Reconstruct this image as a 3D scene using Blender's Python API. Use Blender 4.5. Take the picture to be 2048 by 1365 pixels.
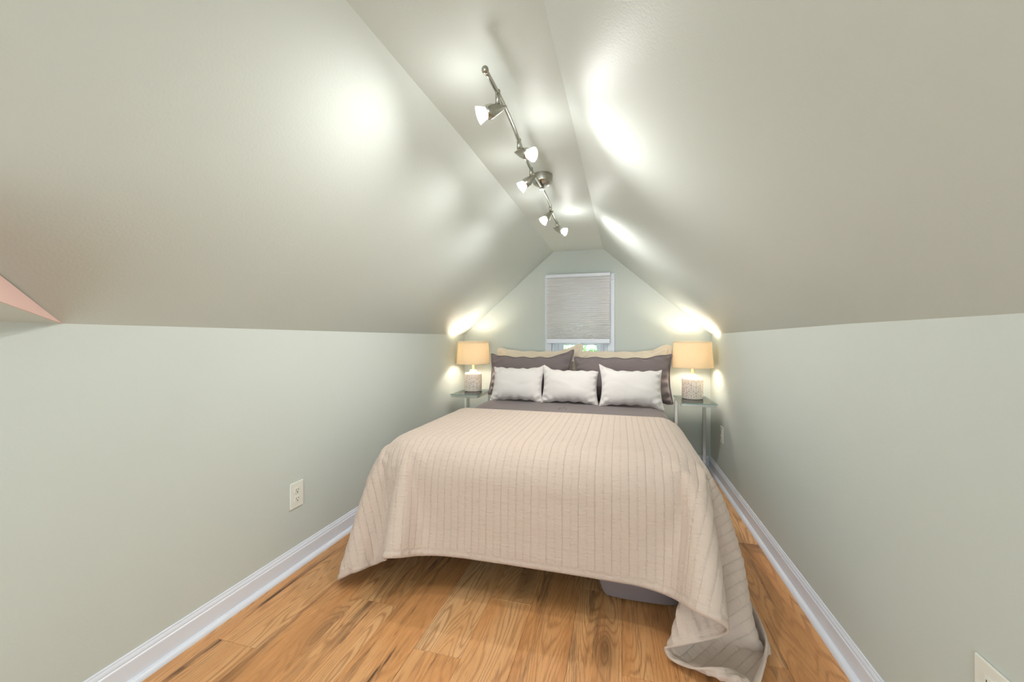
import bpy, bmesh, math, random
import numpy as np
from mathutils import Vector, Matrix

random.seed(7)
for o in list(bpy.data.objects):
    bpy.data.objects.remove(o)
scene = bpy.context.scene
C = scene.collection

# ------------------------------------------------------------------ camera
cam_d = bpy.data.cameras.new('camera')
cam = bpy.data.objects.new('camera', cam_d)
C.objects.link(cam)
cam.location = (0.0, 0.0, 1.10)
cam.rotation_euler = (math.radians(90), 0, math.radians(15.348))
cam_d.sensor_width = 36.0
cam_d.lens = 789.17 * 36.0 / 2048.0
cam_d.shift_y = -4.2 / 2048.0
cam_d.clip_start = 0.02
scene.camera = cam

# ------------------------------------------------------------------ world and exposure
w = bpy.data.worlds.new('overcast_sky')
scene.world = w
w.use_nodes = True
bg = w.node_tree.nodes['Background']
bg.inputs['Color'].default_value = (0.84, 0.95, 1.0, 1)
bg.inputs['Strength'].default_value = 1.75
vs = scene.view_settings
vs.view_transform = 'Standard'
vs.look = 'None'
vs.exposure = 1.50
vs.gamma = 1.0
vs.use_curve_mapping = False
scene.cycles.max_bounces = 5
scene.cycles.diffuse_bounces = 4
scene.cycles.glossy_bounces = 2
scene.cycles.transmission_bounces = 3
scene.cycles.transparent_max_bounces = 6

# ------------------------------------------------------------------ helpers
def obj(name, me, mat=None, parent=None, smooth=False):
    if isinstance(me, bmesh.types.BMesh):
        m = bpy.data.meshes.new(name)
        bmesh.ops.recalc_face_normals(me, faces=me.faces)
        me.to_mesh(m)
        me.free()
        me = m
    o = bpy.data.objects.new(name, me)
    C.objects.link(o)
    if mat is not None and not me.materials:
        me.materials.append(mat)
    if parent is not None:
        o.parent = parent
    if smooth:
        me.polygons.foreach_set('use_smooth', [True] * len(me.polygons))
    return o

def autosmooth(o, deg=35):
    me = o.data
    bm = bmesh.new(); bm.from_mesh(me)
    for f in bm.faces: f.smooth = True
    for e in bm.edges:
        if len(e.link_faces) == 2 and e.calc_face_angle(0) > math.radians(deg):
            e.smooth = False
    bm.to_mesh(me); bm.free()
    return o

def tag(o, label, cat, group=None):
    o['label'] = label
    o['category'] = cat
    if group: o['group'] = group
    return o

def struct(o, label=None, cat=None):
    o['kind'] = 'structure'
    if label: o['label'] = label
    if cat: o['category'] = cat
    return o

def thing(name, loc, label, cat, group=None, rz=0.0):
    e = bpy.data.objects.new(name, None)
    C.objects.link(e)
    e.location = loc
    e.rotation_euler = (0, 0, rz)
    e.empty_display_size = 0.05
    return tag(e, label, cat, group)

def bm_box(bm, c, s, bevel=0.0, seg=2, rot=None):
    r = bmesh.ops.create_cube(bm, size=1.0)
    vs_ = r['verts']
    bmesh.ops.scale(bm, vec=s, verts=vs_)
    if bevel > 0:
        es = list({e for v in vs_ for e in v.link_edges})
        rr = bmesh.ops.bevel(bm, geom=es, offset=bevel, segments=seg, profile=0.5, affect='EDGES')
        vs_ = list({v for f in rr['faces'] for v in f.verts} | {v for v in vs_ if v.is_valid})
    if rot is not None:
        bmesh.ops.rotate(bm, cent=(0, 0, 0), matrix=rot, verts=vs_)
    bmesh.ops.translate(bm, vec=c, verts=vs_)
    return vs_

def box(name, lo, hi, mat, parent=None, bevel=0.0, seg=2):
    bm = bmesh.new()
    c = [(a + b) / 2 for a, b in zip(lo, hi)]
    s = [abs(b - a) for a, b in zip(lo, hi)]
    bm_box(bm, c, s, bevel, seg)
    return obj(name, bm, mat, parent)

def lathe_bm(prof, n=32, mtx=None, cap=True):
    bm = bmesh.new()
    rings = []
    for r, z in prof:
        if r < 1e-6:
            rings.append([bm.verts.new((0, 0, z))])
        else:
            rings.append([bm.verts.new((r * math.cos(2 * math.pi * i / n), r * math.sin(2 * math.pi * i / n), z)) for i in range(n)])
    for a, b in zip(rings[:-1], rings[1:]):
        for i in range(n):
            j = (i + 1) % n
            if len(a) == 1 and len(b) == 1: continue
            if len(a) == 1: bm.faces.new((a[0], b[i], b[j]))
            elif len(b) == 1: bm.faces.new((a[i], a[j], b[0]))
            else: bm.faces.new((a[i], a[j], b[j], b[i]))
    if cap:
        for rg in (rings[0], rings[-1]):
            if len(rg) > 2: bm.faces.new(rg)
    if mtx is not None:
        bmesh.ops.transform(bm, matrix=mtx, verts=bm.verts)
    return bm

def tube_bm(path, r, n=12, bm=None, cap=True):
    bm = bm or bmesh.new()
    pts = [Vector(p) for p in path]
    up = Vector((0, 0, 1))
    rings = []
    for k, p in enumerate(pts):
        t = (pts[min(k + 1, len(pts) - 1)] - pts[max(k - 1, 0)]).normalized()
        s = t.cross(up)
        if s.length < 1e-4: s = t.cross(Vector((1, 0, 0)))
        s.normalize(); q = s.cross(t)
        rr = r[k] if isinstance(r, (list, tuple)) else r
        rings.append([bm.verts.new(p + (s * math.cos(2 * math.pi * i / n) + q * math.sin(2 * math.pi * i / n)) * rr) for i in range(n)])
    for a, b in zip(rings[:-1], rings[1:]):
        for i in range(n):
            j = (i + 1) % n
            bm.faces.new((a[i], a[j], b[j], b[i]))
    if cap:
        bm.faces.new(rings[0]); bm.faces.new(rings[-1])
    return bm

def poly_prism(bm, pts, d):
    """closed polygon extruded along d"""
    d = Vector(d)
    a = [bm.verts.new(p) for p in pts]
    b = [bm.verts.new(Vector(p) + d) for p in pts]
    bm.faces.new(a); bm.faces.new(b[::-1])
    n = len(pts)
    for i in range(n):
        j = (i + 1) % n
        bm.faces.new((a[i], a[j], b[j], b[i]))
    return bm

def strip_solid(name, A, B, d, mat):
    """surface between two polylines, thickened by d (away from the room)"""
    bm = bmesh.new(); d = Vector(d)
    n = len(A)
    a = [bm.verts.new(p) for p in A]; b = [bm.verts.new(p) for p in B]
    a2 = [bm.verts.new(Vector(p) + d) for p in A]; b2 = [bm.verts.new(Vector(p) + d) for p in B]
    for i in range(n - 1):
        bm.faces.new((a[i], a[i + 1], b[i + 1], b[i]))
        bm.faces.new((a2[i], b2[i], b2[i + 1], a2[i + 1]))
        bm.faces.new((a[i], a2[i], a2[i + 1], a[i + 1]))
        bm.faces.new((b[i], b[i + 1], b2[i + 1], b2[i]))
    bm.faces.new((a[0], b[0], b2[0], a2[0])); bm.faces.new((a[-1], a2[-1], b2[-1], b[-1]))
    return struct(obj(name, bm, mat))

# ------------------------------------------------------------------ materials
def srgb(r, g, b):
    f = lambda c: (c / 255) / 12.92 if c / 255 <= 0.04045 else ((c / 255 + 0.055) / 1.055) ** 2.4
    return (f(r), f(g), f(b), 1.0)

class NT:
    def __init__(self, name):
        self.m = bpy.data.materials.new(name)
        self.m.use_nodes = True
        self.t = self.m.node_tree
        self.b = self.t.nodes['Principled BSDF']
        self.out = self.t.nodes['Material Output']
    def n(self, kind, **kw):
        nd = self.t.nodes.new(kind)
        for k, v in kw.items():
            if k.startswith('i_'):
                key = k[2:]
                nd.inputs[int(key) if key.isdigit() else key.replace('_', ' ')].default_value = v
            else: setattr(nd, k, v)
        return nd
    def l(self, a, b):
        self.t.links.new(a, b)
    def math(self, op, a, b=None, c=None):
        nd = self.n('ShaderNodeMath', operation=op)
        for i, v in enumerate((a, b, c)):
            if v is None: continue
            if isinstance(v, (int, float)): nd.inputs[i].default_value = v
            else: self.l(v, nd.inputs[i])
        return nd.outputs[0]
    def ramp(self, fac, stops):
        nd = self.n('ShaderNodeValToRGB')
        el = nd.color_ramp.elements
        while len(el) < len(stops): el.new(0.5)
        for e, (p, c) in zip(el, stops):
            e.position = p; e.color = c
        self.l(fac, nd.inputs[0])
        return nd.outputs[0]
    def mix(self, fac, a, b, mode='MIX'):
        nd = self.n('ShaderNodeMix', data_type='RGBA', blend_type=mode)
        for sock, v in ((nd.inputs[0], fac), (nd.inputs[6], a), (nd.inputs[7], b)):
            if isinstance(v, (int, float)): sock.default_value = v
            elif isinstance(v, tuple): sock.default_value = v
            else: self.l(v, sock)
        return nd.outputs[2]
    def bump(self, h, strength=0.3, dist=0.01):
        nd = self.n('ShaderNodeBump')
        nd.inputs['Strength'].default_value = strength
        nd.inputs['Distance'].default_value = dist
        self.l(h, nd.inputs['Height'])
        self.l(nd.outputs[0], self.b.inputs['Normal'])
        return nd
    def coords(self, which='Object', scale=(1, 1, 1)):
        tc = self.n('ShaderNodeTexCoord')
        mp = self.n('ShaderNodeMapping')
        mp.inputs['Scale'].default_value = scale
        self.l(tc.outputs[which], mp.inputs[0])
        return mp.outputs[0]
    def noise(self, vec, scale=5, detail=3, rough=0.5, dim='3D'):
        nd = self.n('ShaderNodeTexNoise', noise_dimensions=dim)
        nd.inputs['Scale'].default_value = scale
        nd.inputs['Detail'].default_value = detail
        nd.inputs['Roughness'].default_value = rough
        if vec is not None: self.l(vec, nd.inputs['Vector'])
        return nd.outputs[0]

def plain(name, col, rough=0.5, metal=0.0, var=0.04, bump=0.0, bscale=200, spec=0.5):
    t = NT(name)
    v = t.coords('Object')
    f = t.noise(v, 9, 3)
    c2 = tuple(min(1, c * (1 + var)) for c in col[:3]) + (1,)
    c1 = tuple(c * (1 - var) for c in col[:3]) + (1,)
    t.l(t.mix(f, c1, c2), t.b.inputs['Base Color'])
    t.b.inputs['Roughness'].default_value = rough
    t.b.inputs['Metallic'].default_value = metal
    t.b.inputs['Specular IOR Level'].default_value = spec
    if bump:
        t.bump(t.noise(v, bscale, 2), bump, 0.002)
    return t.m

# painted wall: sage green eggshell paint with orange-peel roller texture
def wall_mat():
    t = NT('sage_paint')
    v = t.coords('Object')
    f = t.noise(v, 1.7, 1, 0.6)
    t.l(t.mix(f, WALL_A, WALL_B), t.b.inputs['Base Color'])
    t.b.inputs['Roughness'].default_value = 0.5
    t.b.inputs['Specular IOR Level'].default_value = 0.32
    h = t.noise(v, 150, 0)
    t.bump(h, 0.08, 0.003)
    return t.m
WALL_A = srgb(200, 206, 200)
WALL_B = srgb(205, 211, 205)
M_wall = wall_mat()
M_pink = plain('soffit_pink', srgb(226, 190, 180), 0.7, bump=0.2)
M_trim = plain('white_trim_paint', srgb(226, 230, 240), 0.32, var=0.015)
M_vinyl = plain('white_vinyl', srgb(230, 233, 242), 0.35, var=0.015)
M_plastic = plain('white_plastic', srgb(232, 231, 222), 0.35, var=0.01)
M_slot = plain('dark_slot', srgb(60, 58, 54), 0.6)
M_chrome = plain('chrome', (0.78, 0.77, 0.75, 1), 0.14, 1.0, var=0.02)
M_nickel = None
def nickel():
    t = NT('brushed_nickel')
    v = t.coords('Object', (400, 400, 20))
    f = t.noise(v, 1.0, 3)
    t.l(t.mix(f, srgb(150, 148, 138), srgb(198, 196, 186)), t.b.inputs['Base Color'])
    t.b.inputs['Metallic'].default_value = 1.0
    t.b.inputs['Roughness'].default_value = 0.27
    t.bump(f, 0.06, 0.0005)
    return t.m
M_nickel = nickel()
M_brass = plain('aged_brass', srgb(200, 178, 120), 0.3, 1.0)
M_subfloor = plain('subfloor_board', srgb(70, 45, 28), 0.8)
M_dark_metal = plain('dark_bed_metal', srgb(45, 43, 42), 0.5, 0.6)

def glass_mat(name, tint=(0.93, 0.97, 0.95, 1), refl=0.10):
    t = NT(name)
    t.t.nodes.remove(t.b)
    tr = t.n('ShaderNodeBsdfTransparent'); tr.inputs[0].default_value = tint
    gl = t.n('ShaderNodeBsdfGlossy'); gl.inputs['Roughness'].default_value = 0.03
    fr = t.n('ShaderNodeFresnel'); fr.inputs[0].default_value = 1.75
    mx = t.n('ShaderNodeMixShader')
    t.l(t.math('ADD', t.math('MULTIPLY', fr.outputs[0], 0.9), refl - 0.04), mx.inputs[0])
    t.l(tr.outputs[0], mx.inputs[1]); t.l(gl.outputs[0], mx.inputs[2])
    t.l(mx.outputs[0], t.out.inputs[0])
    return t.m
M_pane = glass_mat('window_glass', (0.95, 0.99, 0.98, 1), 0.05)
M_tabletop = glass_mat('tempered_glass_top', (0.70, 0.80, 0.76, 1), 0.12)
M_glass_edge = plain('green_glass_edge', srgb(150, 178, 166), 0.15)

def emit(name, col, strength):
    t = NT(name)
    t.b.inputs['Base Color'].default_value = col
    t.b.inputs['Emission Color'].default_value = col
    t.b.inputs['Emission Strength'].default_value = strength
    return t.m
M_bulb = emit('halogen_face', (1.0, 0.98, 0.94, 1), 8.0)
M_lampbulb = emit('warm_bulb', (1.0, 0.80, 0.52, 1), 12.0)
def cup_mat():
    t = NT('frosted_glass_cup')
    t.t.nodes.remove(t.b)
    tr = t.n('ShaderNodeBsdfTransparent')
    tl = t.n('ShaderNodeBsdfTranslucent'); tl.inputs[0].default_value = (0.95, 0.97, 0.93, 1)
    gl = t.n('ShaderNodeBsdfGlossy'); gl.inputs['Roughness'].default_value = 0.1
    m1 = t.n('ShaderNodeMixShader'); m1.inputs[0].default_value = 0.28
    m2 = t.n('ShaderNodeMixShader'); m2.inputs[0].default_value = 0.12
    t.l(tr.outputs[0], m1.inputs[1]); t.l(tl.outputs[0], m1.inputs[2])
    t.l(m1.outputs[0], m2.inputs[1]); t.l(gl.outputs[0], m2.inputs[2])
    t.l(m2.outputs[0], t.out.inputs[0])
    return t.m
M_cup = cup_mat()

def wood_mat():
    t = NT('oak_laminate')
    tc = t.n('ShaderNodeTexCoord')
    oi = t.n('ShaderNodeObjectInfo')
    rnd = oi.outputs['Random']
    comb = t.n('ShaderNodeCombineXYZ')
    t.l(t.math('MULTIPLY', rnd, 37.0), comb.inputs[0]); t.l(t.math('MULTIPLY', rnd, 91.0), comb.inputs[1]); t.l(t.math('MULTIPLY', rnd, 13.0), comb.inputs[2])
    va = t.n('ShaderNodeVectorMath', operation='ADD')
    t.l(tc.outputs['Object'], va.inputs[0]); t.l(comb.outputs[0], va.inputs[1])
    def mp(sx, sy, src=va.outputs[0]):
        m = t.n('ShaderNodeMapping'); m.inputs['Scale'].default_value = (sx, sy, 1)
        t.l(src, m.inputs[0]); return m.outputs[0]
    # knots: sparse voronoi cells, swirl the grain around them
    vo = t.n('ShaderNodeTexVoronoi'); vo.inputs['Scale'].default_value = 1.0
    t.l(mp(5.2, 1.55), vo.inputs['Vector'])
    kd = vo.outputs['Distance']
    kexist = t.math('GREATER_THAN', t.n('ShaderNodeSeparateColor').outputs[0], 0.0)
    sc_ = t.n('ShaderNodeSeparateColor'); t.l(vo.outputs['Color'], sc_.inputs[0])
    kexist = t.math('GREATER_THAN', sc_.outputs[0], 0.45)
    knot = t.math('MULTIPLY', kexist, t.math('POWER', t.math('MAXIMUM', t.math('SUBTRACT', 1.0, t.math('MULTIPLY', kd, 2.6)), 0.0), 2.0))
    # cathedral grain contours
    fld = t.noise(mp(5.5, 0.75), 1.0, 2, 0.45)
    fld2 = t.math('ADD', fld, t.math('MULTIPLY', knot, 0.22))
    rings = t.math('SINE', t.math('ADD', t.math('MULTIPLY', fld2, 190.0), t.math('MULTIPLY', t.noise(mp(60, 5), 1.0, 2, 0.5), 3.5)))
    rings = t.math('POWER', t.math('ADD', t.math('MULTIPLY', rings, 0.5), 0.5), 3.5)
    fine = t.noise(mp(330, 7), 1.0, 3, 0.6)
    pore = t.math('GREATER_THAN', t.noise(mp(420, 13), 1.0, 2, 0.6), 0.62)
    broad = t.noise(mp(7, 0.9), 1.0, 4, 0.6)
    tone = t.math('ADD', t.math('MULTIPLY', broad, 0.86), t.math('MULTIPLY', rnd, 0.14))
    base = t.ramp(tone, [(0.22, srgb(184, 128, 80)), (0.42, srgb(230, 168, 110)), (0.58, srgb(241, 189, 134)), (0.8, srgb(247, 208, 160))])
    c = t.mix(t.math('MULTIPLY', t.math('MULTIPLY', rings, 0.62), t.ramp(broad, [(0.35, (0.15, 0.15, 0.15, 1)), (0.62, (1, 1, 1, 1))])), base, srgb(146, 92, 50))
    c = t.mix(t.math('MULTIPLY', fine, 0.55), c, srgb(168, 106, 58))
    c = t.mix(t.math('MULTIPLY', pore, 0.34), c, srgb(104, 64, 36))
    # grey-brown weathered streaks
    st = t.noise(mp(13, 1.1), 1.0, 6, 0.7)
    stm = t.ramp(st, [(0.54, (0, 0, 0, 1)), (0.64, (1, 1, 1, 1))])
    c = t.mix(t.math('MULTIPLY', stm, 0.58), c, srgb(108, 78, 54))
    c = t.mix(t.math('MULTIPLY', knot, 0.95), c, srgb(66, 40, 24))
    # dark splits
    sp = t.noise(mp(48, 3.2), 1.0, 2, 0.5)
    spm = t.math('MULTIPLY', t.math('GREATER_THAN', sp, 0.62), stm)
    c = t.mix(t.math('MULTIPLY', spm, 0.75), c, srgb(40, 26, 18))
    t.l(c, t.b.inputs['Base Color'])
    t.b.inputs['Roughness'].default_value = 0.42
    t.b.inputs['Specular IOR Level'].default_value = 0.35
    t.bump(fine, 0.10, 0.001)
    return t.m
M_wood = wood_mat()

def fabric(name, col, rough=0.9, weave=900, var=0.06, wr=0.0, sheen=0.2, coord='Object', wscale=14):
    t = NT(name)
    v = t.coords(coord)
    f = t.noise(v, 380, 2)
    g = t.noise(v, 6, 4, 0.6)
    k = t.math('ADD', t.math('MULTIPLY', f, 0.7), t.math('MULTIPLY', g, 0.3))
    t.l(t.mix(k, tuple(c * (1 - 2 * var) for c in col[:3]) + (1,), tuple(min(1, c * (1 + 2 * var)) for c in col[:3]) + (1,)), t.b.inputs['Base Color'])
    t.b.inputs['Roughness'].default_value = rough
    t.b.inputs['Sheen Weight'].default_value = sheen
    t.b.inputs['Specular IOR Level'].default_value = 0.15
    h = t.math('MULTIPLY', f, 0.3)
    if wr:
        h = t.math('ADD', h, t.math('MULTIPLY', t.noise(v, wscale, 4, 0.6), wr))
    t.bump(h, 0.35, 0.003)
    return t.m
M_grey = fabric('taupe_grey_linen', srgb(128, 116, 116), var=0.10, wr=3.0)
M_blush = fabric('pale_blush_cotton', srgb(232, 225, 222), var=0.02, wr=1.5, wscale=22)
M_cream = fabric('cream_quilted_cotton', srgb(232, 218, 198), var=0.03, wr=1.0)

def quilt_mat():
    t = NT('blush_channel_quilting')
    uv = t.coords('UV')
    sep = t.n('ShaderNodeSeparateXYZ'); t.l(uv, sep.inputs[0])
    ph = t.math('FRACT', t.math('DIVIDE', sep.outputs[0], CH))
    d = t.math('ABSOLUTE', t.math('SUBTRACT', ph, 0.5))          # 0 mid channel, .5 at the stitch
    stitch = t.math('GREATER_THAN', d, 0.455)
    m1 = t.n('ShaderNodeMapping'); m1.inputs['Scale'].default_value = (26, 75, 1); t.l(uv, m1.inputs[0])
    puck = t.noise(m1.outputs[0], 1.0, 3, 0.6)
    m2 = t.n('ShaderNodeMapping'); m2.inputs['Scale'].default_value = (5, 12, 1); t.l(uv, m2.inputs[0])
    crk = t.noise(m2.outputs[0], 1.0, 4, 0.6)
    fine = t.noise(uv, 700, 2)
    t.l(t.mix(t.math('ADD', t.math('MULTIPLY', crk, .5), t.math('MULTIPLY', fine, .5)), QA, QB), t.b.inputs['Base Color'])
    t.b.inputs['Roughness'].default_value = 0.88
    t.b.inputs['Sheen Weight'].default_value = 0.25
    t.b.inputs['Specular IOR Level'].default_value = 0.15
    edge = t.math('POWER', t.math('MULTIPLY', d, 2.0), 1.5)
    h = t.math('ADD', t.math('MULTIPLY', puck, t.math('ADD', t.math('MULTIPLY', edge, 1.1), 0.5)), t.math('MULTIPLY', crk, 1.1))
    h = t.math('ADD', h, t.math('MULTIPLY', fine, 0.08))
    h = t.math('SUBTRACT', h, t.math('MULTIPLY', stitch, 0.7))
    t.bump(h, 0.8, 0.006)
    return t.m
CH = 0.0325
QA = srgb(201, 181, 166)
QB = srgb(212, 194, 181)
M_quilt = quilt_mat()

def shade_mat():
    t = NT('natural_linen_shade')
    v = t.coords('Object')
    sep = t.n('ShaderNodeSeparateXYZ'); t.l(v, sep.inputs[0])
    ang = t.math('ARCTAN2', sep.outputs[1], sep.outputs[0])
    cb = t.n('ShaderNodeCombineXYZ'); t.l(t.math('MULTIPLY', ang, 60), cb.inputs[0]); t.l(t.math('MULTIPLY', sep.outputs[2], 40), cb.inputs[1])
    cb2 = t.n('ShaderNodeCombineXYZ'); t.l(t.math('MULTIPLY', ang, 5), cb2.inputs[0]); t.l(t.math('MULTIPLY', sep.outputs[2], 500), cb2.inputs[1])
    wv = t.math('ADD', t.noise(cb.outputs[0], 1, 2), t.noise(cb2.outputs[0], 1, 2))
    col = t.mix(t.math('MULTIPLY', wv, 0.5), srgb(226, 206, 172), srgb(248, 236, 212))
    t.t.nodes.remove(t.b)
    df = t.n('ShaderNodeBsdfDiffuse'); tl = t.n('ShaderNodeBsdfTranslucent')
    t.l(col, df.inputs[0]); t.l(col, tl.inputs[0])
    mx = t.n('ShaderNodeMixShader'); mx.inputs[0].default_value = 0.24
    t.l(df.outputs[0], mx.inputs[1]); t.l(tl.outputs[0], mx.inputs[2])
    t.l(mx.outputs[0], t.out.inputs[0])
    return t.m
M_shade = shade_mat()
M_ceramic = plain('matte_white_ceramic', srgb(238, 228, 220), 0.45, var=0.06, bump=0.1, bscale=60)
M_ceramic_white = plain('glazed_white_ceramic', srgb(238, 232, 222), 0.25, var=0.02)
M_line = plain('brown_incised_line', srgb(150, 116, 98), 0.8)
def blind_mat():
    t = NT('white_cellular_fabric')
    v = t.coords('Object')
    col = t.mix(t.noise(v, 300, 2), srgb(238, 236, 235), srgb(246, 244, 243))
    t.t.nodes.remove(t.b)
    df = t.n('ShaderNodeBsdfDiffuse'); tl = t.n('ShaderNodeBsdfTranslucent')
    t.l(col, df.inputs[0]); t.l(col, tl.inputs[0])
    mx = t.n('ShaderNodeMixShader'); mx.inputs[0].default_value = 0.25
    t.l(df.outputs[0], mx.inputs[1]); t.l(tl.outputs[0], mx.inputs[2])
    t.l(mx.outputs[0], t.out.inputs[0])
    return t.m
M_blind = blind_mat()
M_leaf = plain('leaf_green', srgb(120, 165, 90), 0.5, var=0.25)
M_bark = plain('grey_bark', srgb(110, 98, 84), 0.9, bump=0.5, bscale=30)

# ------------------------------------------------------------------ room shell
XL, XR, YB, YR = -1.512, 0.743, 3.70, -1.60
ZC = 1.924
YS = [YR, 0.40, 0.62, 0.73, 1.11, 1.58, 2.2, 2.9, YB]
def interp(y, pts): return float(np.interp(y, [p[0] for p in pts], [p[1] for p in pts]))
KL = [(YR, 1.150), (0.62, 1.146), (0.73, 1.143), (1.11, 1.143), (2.4, 1.140), (YB, 1.141)]
KR = [(YR, 1.150), (1.0, 1.149), (1.58, 1.151), (2.4, 1.146), (YB, 1.138)]
CL = [(YR, -0.67), (0.82, -0.645), (1.70, -0.619), (YB, -0.609)]
CR = [(YR, -0.19), (0.95, -0.180), (1.47, -0.175), (2.2, -0.168), (YB, -0.153)]
kl = [(XL, y, interp(y, KL)) for y in YS]
kr = [(XR, y, interp(y, KR)) for y in YS]
cl = [(interp(y, CL), y, ZC) for y in YS]
cr = [(interp(y, CR), y, ZC) for y in YS]
strip_solid('wall_left', [(XL, y, 0) for y in YS], kl, (-0.1, 0, 0), M_wall)
strip_solid('wall_right', [(XR, y, 0) for y in YS], kr, (0.1, 0, 0), M_wall)
strip_solid('ceiling_slope_left', kl, cl, (-0.07, 0, 0.08), M_wall)
strip_solid('ceiling_slope_right', kr, cr, (0.07, 0, 0.08), M_wall)
strip_solid('ceiling', cl, cr, (0, 0, 0.1), M_wall)

def gable(name, y, d, hole, mat):
    i = YS.index(y)
    outer = [(XL - .02, y, 0), (XR + .02, y, 0), (XR + .02, y, kr[i][2]), (cr[i][0], y, ZC + .01), (cl[i][0], y, ZC + .01), (XL - .02, y, kl[i][2])]
    inner = [(a, y, b) for a, b in hole]
    bm = bmesh.new()
    es = []
    for lp in (outer, inner):
        vv = [bm.verts.new(p) for p in lp]
        es += [bm.edges.new((vv[k], vv[(k + 1) % len(vv)])) for k in range(len(vv))]
    r = bmesh.ops.triangle_fill(bm, use_beauty=True, edges=es)
    fs = [f for f in bm.faces]
    ex = bmesh.ops.extrude_face_region(bm, geom=fs)
    bmesh.ops.translate(bm, vec=(0, d, 0), verts=[v for v in ex['geom'] if isinstance(v, bmesh.types.BMVert)])
    return struct(obj(name, bm, mat))
WX0, WX1, WZ0, WZ1 = -0.625, -0.112, 0.50, 1.635
gable('wall_back', YB, 0.12, [(WX0, WZ0), (WX1, WZ0), (WX1, WZ1), (WX0, WZ1)], M_wall)
gable('wall_rear', YR, -0.12, [(-1.40, 0.01), (0.63, 0.01), (0.63, 1.12), (-0.17, 1.83), (-0.63, 1.83), (-1.40, 1.12)], M_wall)  # unseen rear wall; its wide opening is invented to let daylight fill the room

# tapered boxed-in soffit where the left slope meets the knee wall beside the camera
P0 = Vector((XL, 0.735, 1.143)); A1 = Vector((-1.392, 0.570, 1.249)); nin = Vector((0.658, 0, -0.753))
A2 = P0 + (A1 - P0) * 2.6; B2 = A2 + nin * 0.27; C2 = Vector((XL, A2.y, 1.149))
out = Vector((-0.02, 0, 0.02))
bm = bmesh.new()
v = [bm.verts.new(p) for p in (P0, A2, B2, C2)]
bm.faces.new((v[0], v[2], v[3])); bm.faces.new((v[1], v[3], v[2])); bm.faces.new((v[0], v[3], v[1]))
sof = struct(obj('trim_1', bm, M_wall))
bm = bmesh.new()  # thin pinkish sheet over one side of the soffit
v = [bm.verts.new(p) for p in (P0, A2, B2)]
off = (A2 - P0).cross(B2 - P0).normalized() * 0.0015
if off.y > 0: off = -off
v2 = [bm.verts.new(p + off) for p in (P0, A2, B2)]
bm.faces.new(v); bm.faces.new(v2[::-1])
for i in range(3): bm.faces.new((v[i], v[(i + 1) % 3], v2[(i + 1) % 3], v2[i]))
obj('pink_face', bm, M_pink, sof)['label'] = 'pinkish face of the soffit'

# ------------------------------------------------------------------ floor of separate planks
floor = struct(box('floor', (XL - .1, YR - .12, -0.05), (XR + .1, YB + .12, -0.012), M_subfloor), 'warm oak plank floor')
PW, PL = 0.1785, 1.22
row0 = 0.184
k0 = math.floor((XL - row0) / PW)
x = row0 + k0 * PW
row = 0
offs = [0.33, 0.95, 0.11, 0.62, 0.21, 0.80, 0.47, 1.05, 0.30, 0.72, 0.05, 0.55, 0.90, 0.40, 0.70]
while x < XR:
    xa, xb = max(x, XL), min(x + PW, XR)
    if xb - xa > 0.005:
        y = YR - offs[row % len(offs)]
        while y < YB:
            ya, yb = max(y, YR), min(y + PL, YB)
            if yb - ya > 0.01:
                bm = bmesh.new()
                bm_box(bm, (0, 0, -0.006), (xb - xa - 0.0006, yb - ya - 0.0006, 0.012), 0.0007, 1)
                o = obj('plank', bm, M_wood, floor)
                o.location = ((xa + xb) / 2, (ya + yb) / 2, 0)
            y += PL
    x += PW; row += 1

# ------------------------------------------------------------------ baseboards with shoe moulding
def extrude_profile(name, prof, y0, y1, x, sgn, mat, parent=None):
    bm = bmesh.new()
    poly_prism(bm, [(x + sgn * px, y0, pz) for px, pz in prof], (0, y1 - y0, 0))
    return obj(name, bm, mat, parent)
bb = [(0, 0), (0.013, 0), (0.013, 0.072), (0.0125, 0.075), (0.0095, 0.078), (0.0095, 0.083), (0.0075, 0.088), (0.0045, 0.092), (0.0042, 0.0965), (0.0025, 0.0985), (0, 0.099)]
shoe = [(0, 0)] + [(0.019 * math.cos(a), 0.019 * math.sin(a)) for a in [math.pi / 2 * i / 8 for i in range(9)]]
for side, x, sg in (('left', XL, 1), ('right', XR, -1)):
    b_ = struct(extrude_profile('baseboard_' + side, bb, YR, YB, x, sg, M_trim))
    extrude_profile('shoe_molding', shoe, YR, YB, x + sg * 0.013, sg, M_trim, b_)
def extrude_x(name, prof, x0, x1, y, sg, mat, parent=None):
    bm = bmesh.new()
    poly_prism(bm, [(x0, y + sg * px, pz) for px, pz in prof], (x1 - x0, 0, 0))
    return obj(name, bm, mat, parent)
b_ = struct(extrude_x('baseboard_back', bb, XL + .014, XR - .014, YB, -1, M_trim))
extrude_x('shoe_molding', shoe, XL + .033, XR - .033, YB - .013, -1, M_trim, b_)

# ------------------------------------------------------------------ window
win = bpy.data.objects.new('window_1', None); C.objects.link(win); win.location = (0, 0, 0)
struct(win, 'white double-hung window in the gable wall')
cw = 0.062
def casing(name, lo, hi):
    bm = bmesh.new()
    bm_box(bm, [(a + b) / 2 for a, b in zip(lo, hi)], [b - a for a, b in zip(lo, hi)], 0.003, 2)
    return obj(name, bm, M_trim, win)
casing('side_casing', (WX0 - cw, YB - 0.016, WZ0), (WX0, YB, WZ1))
casing('side_casing', (WX1, YB - 0.016, WZ0), (WX1 + cw, YB, WZ1))
casing('head_casing', (WX0 - cw, YB - 0.018, WZ1), (WX1 + cw, YB, WZ1 + cw))
casing('sill', (WX0 - cw - .02, YB - 0.045, WZ0 - 0.025), (WX1 + cw + .02, YB, WZ0))
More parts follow.
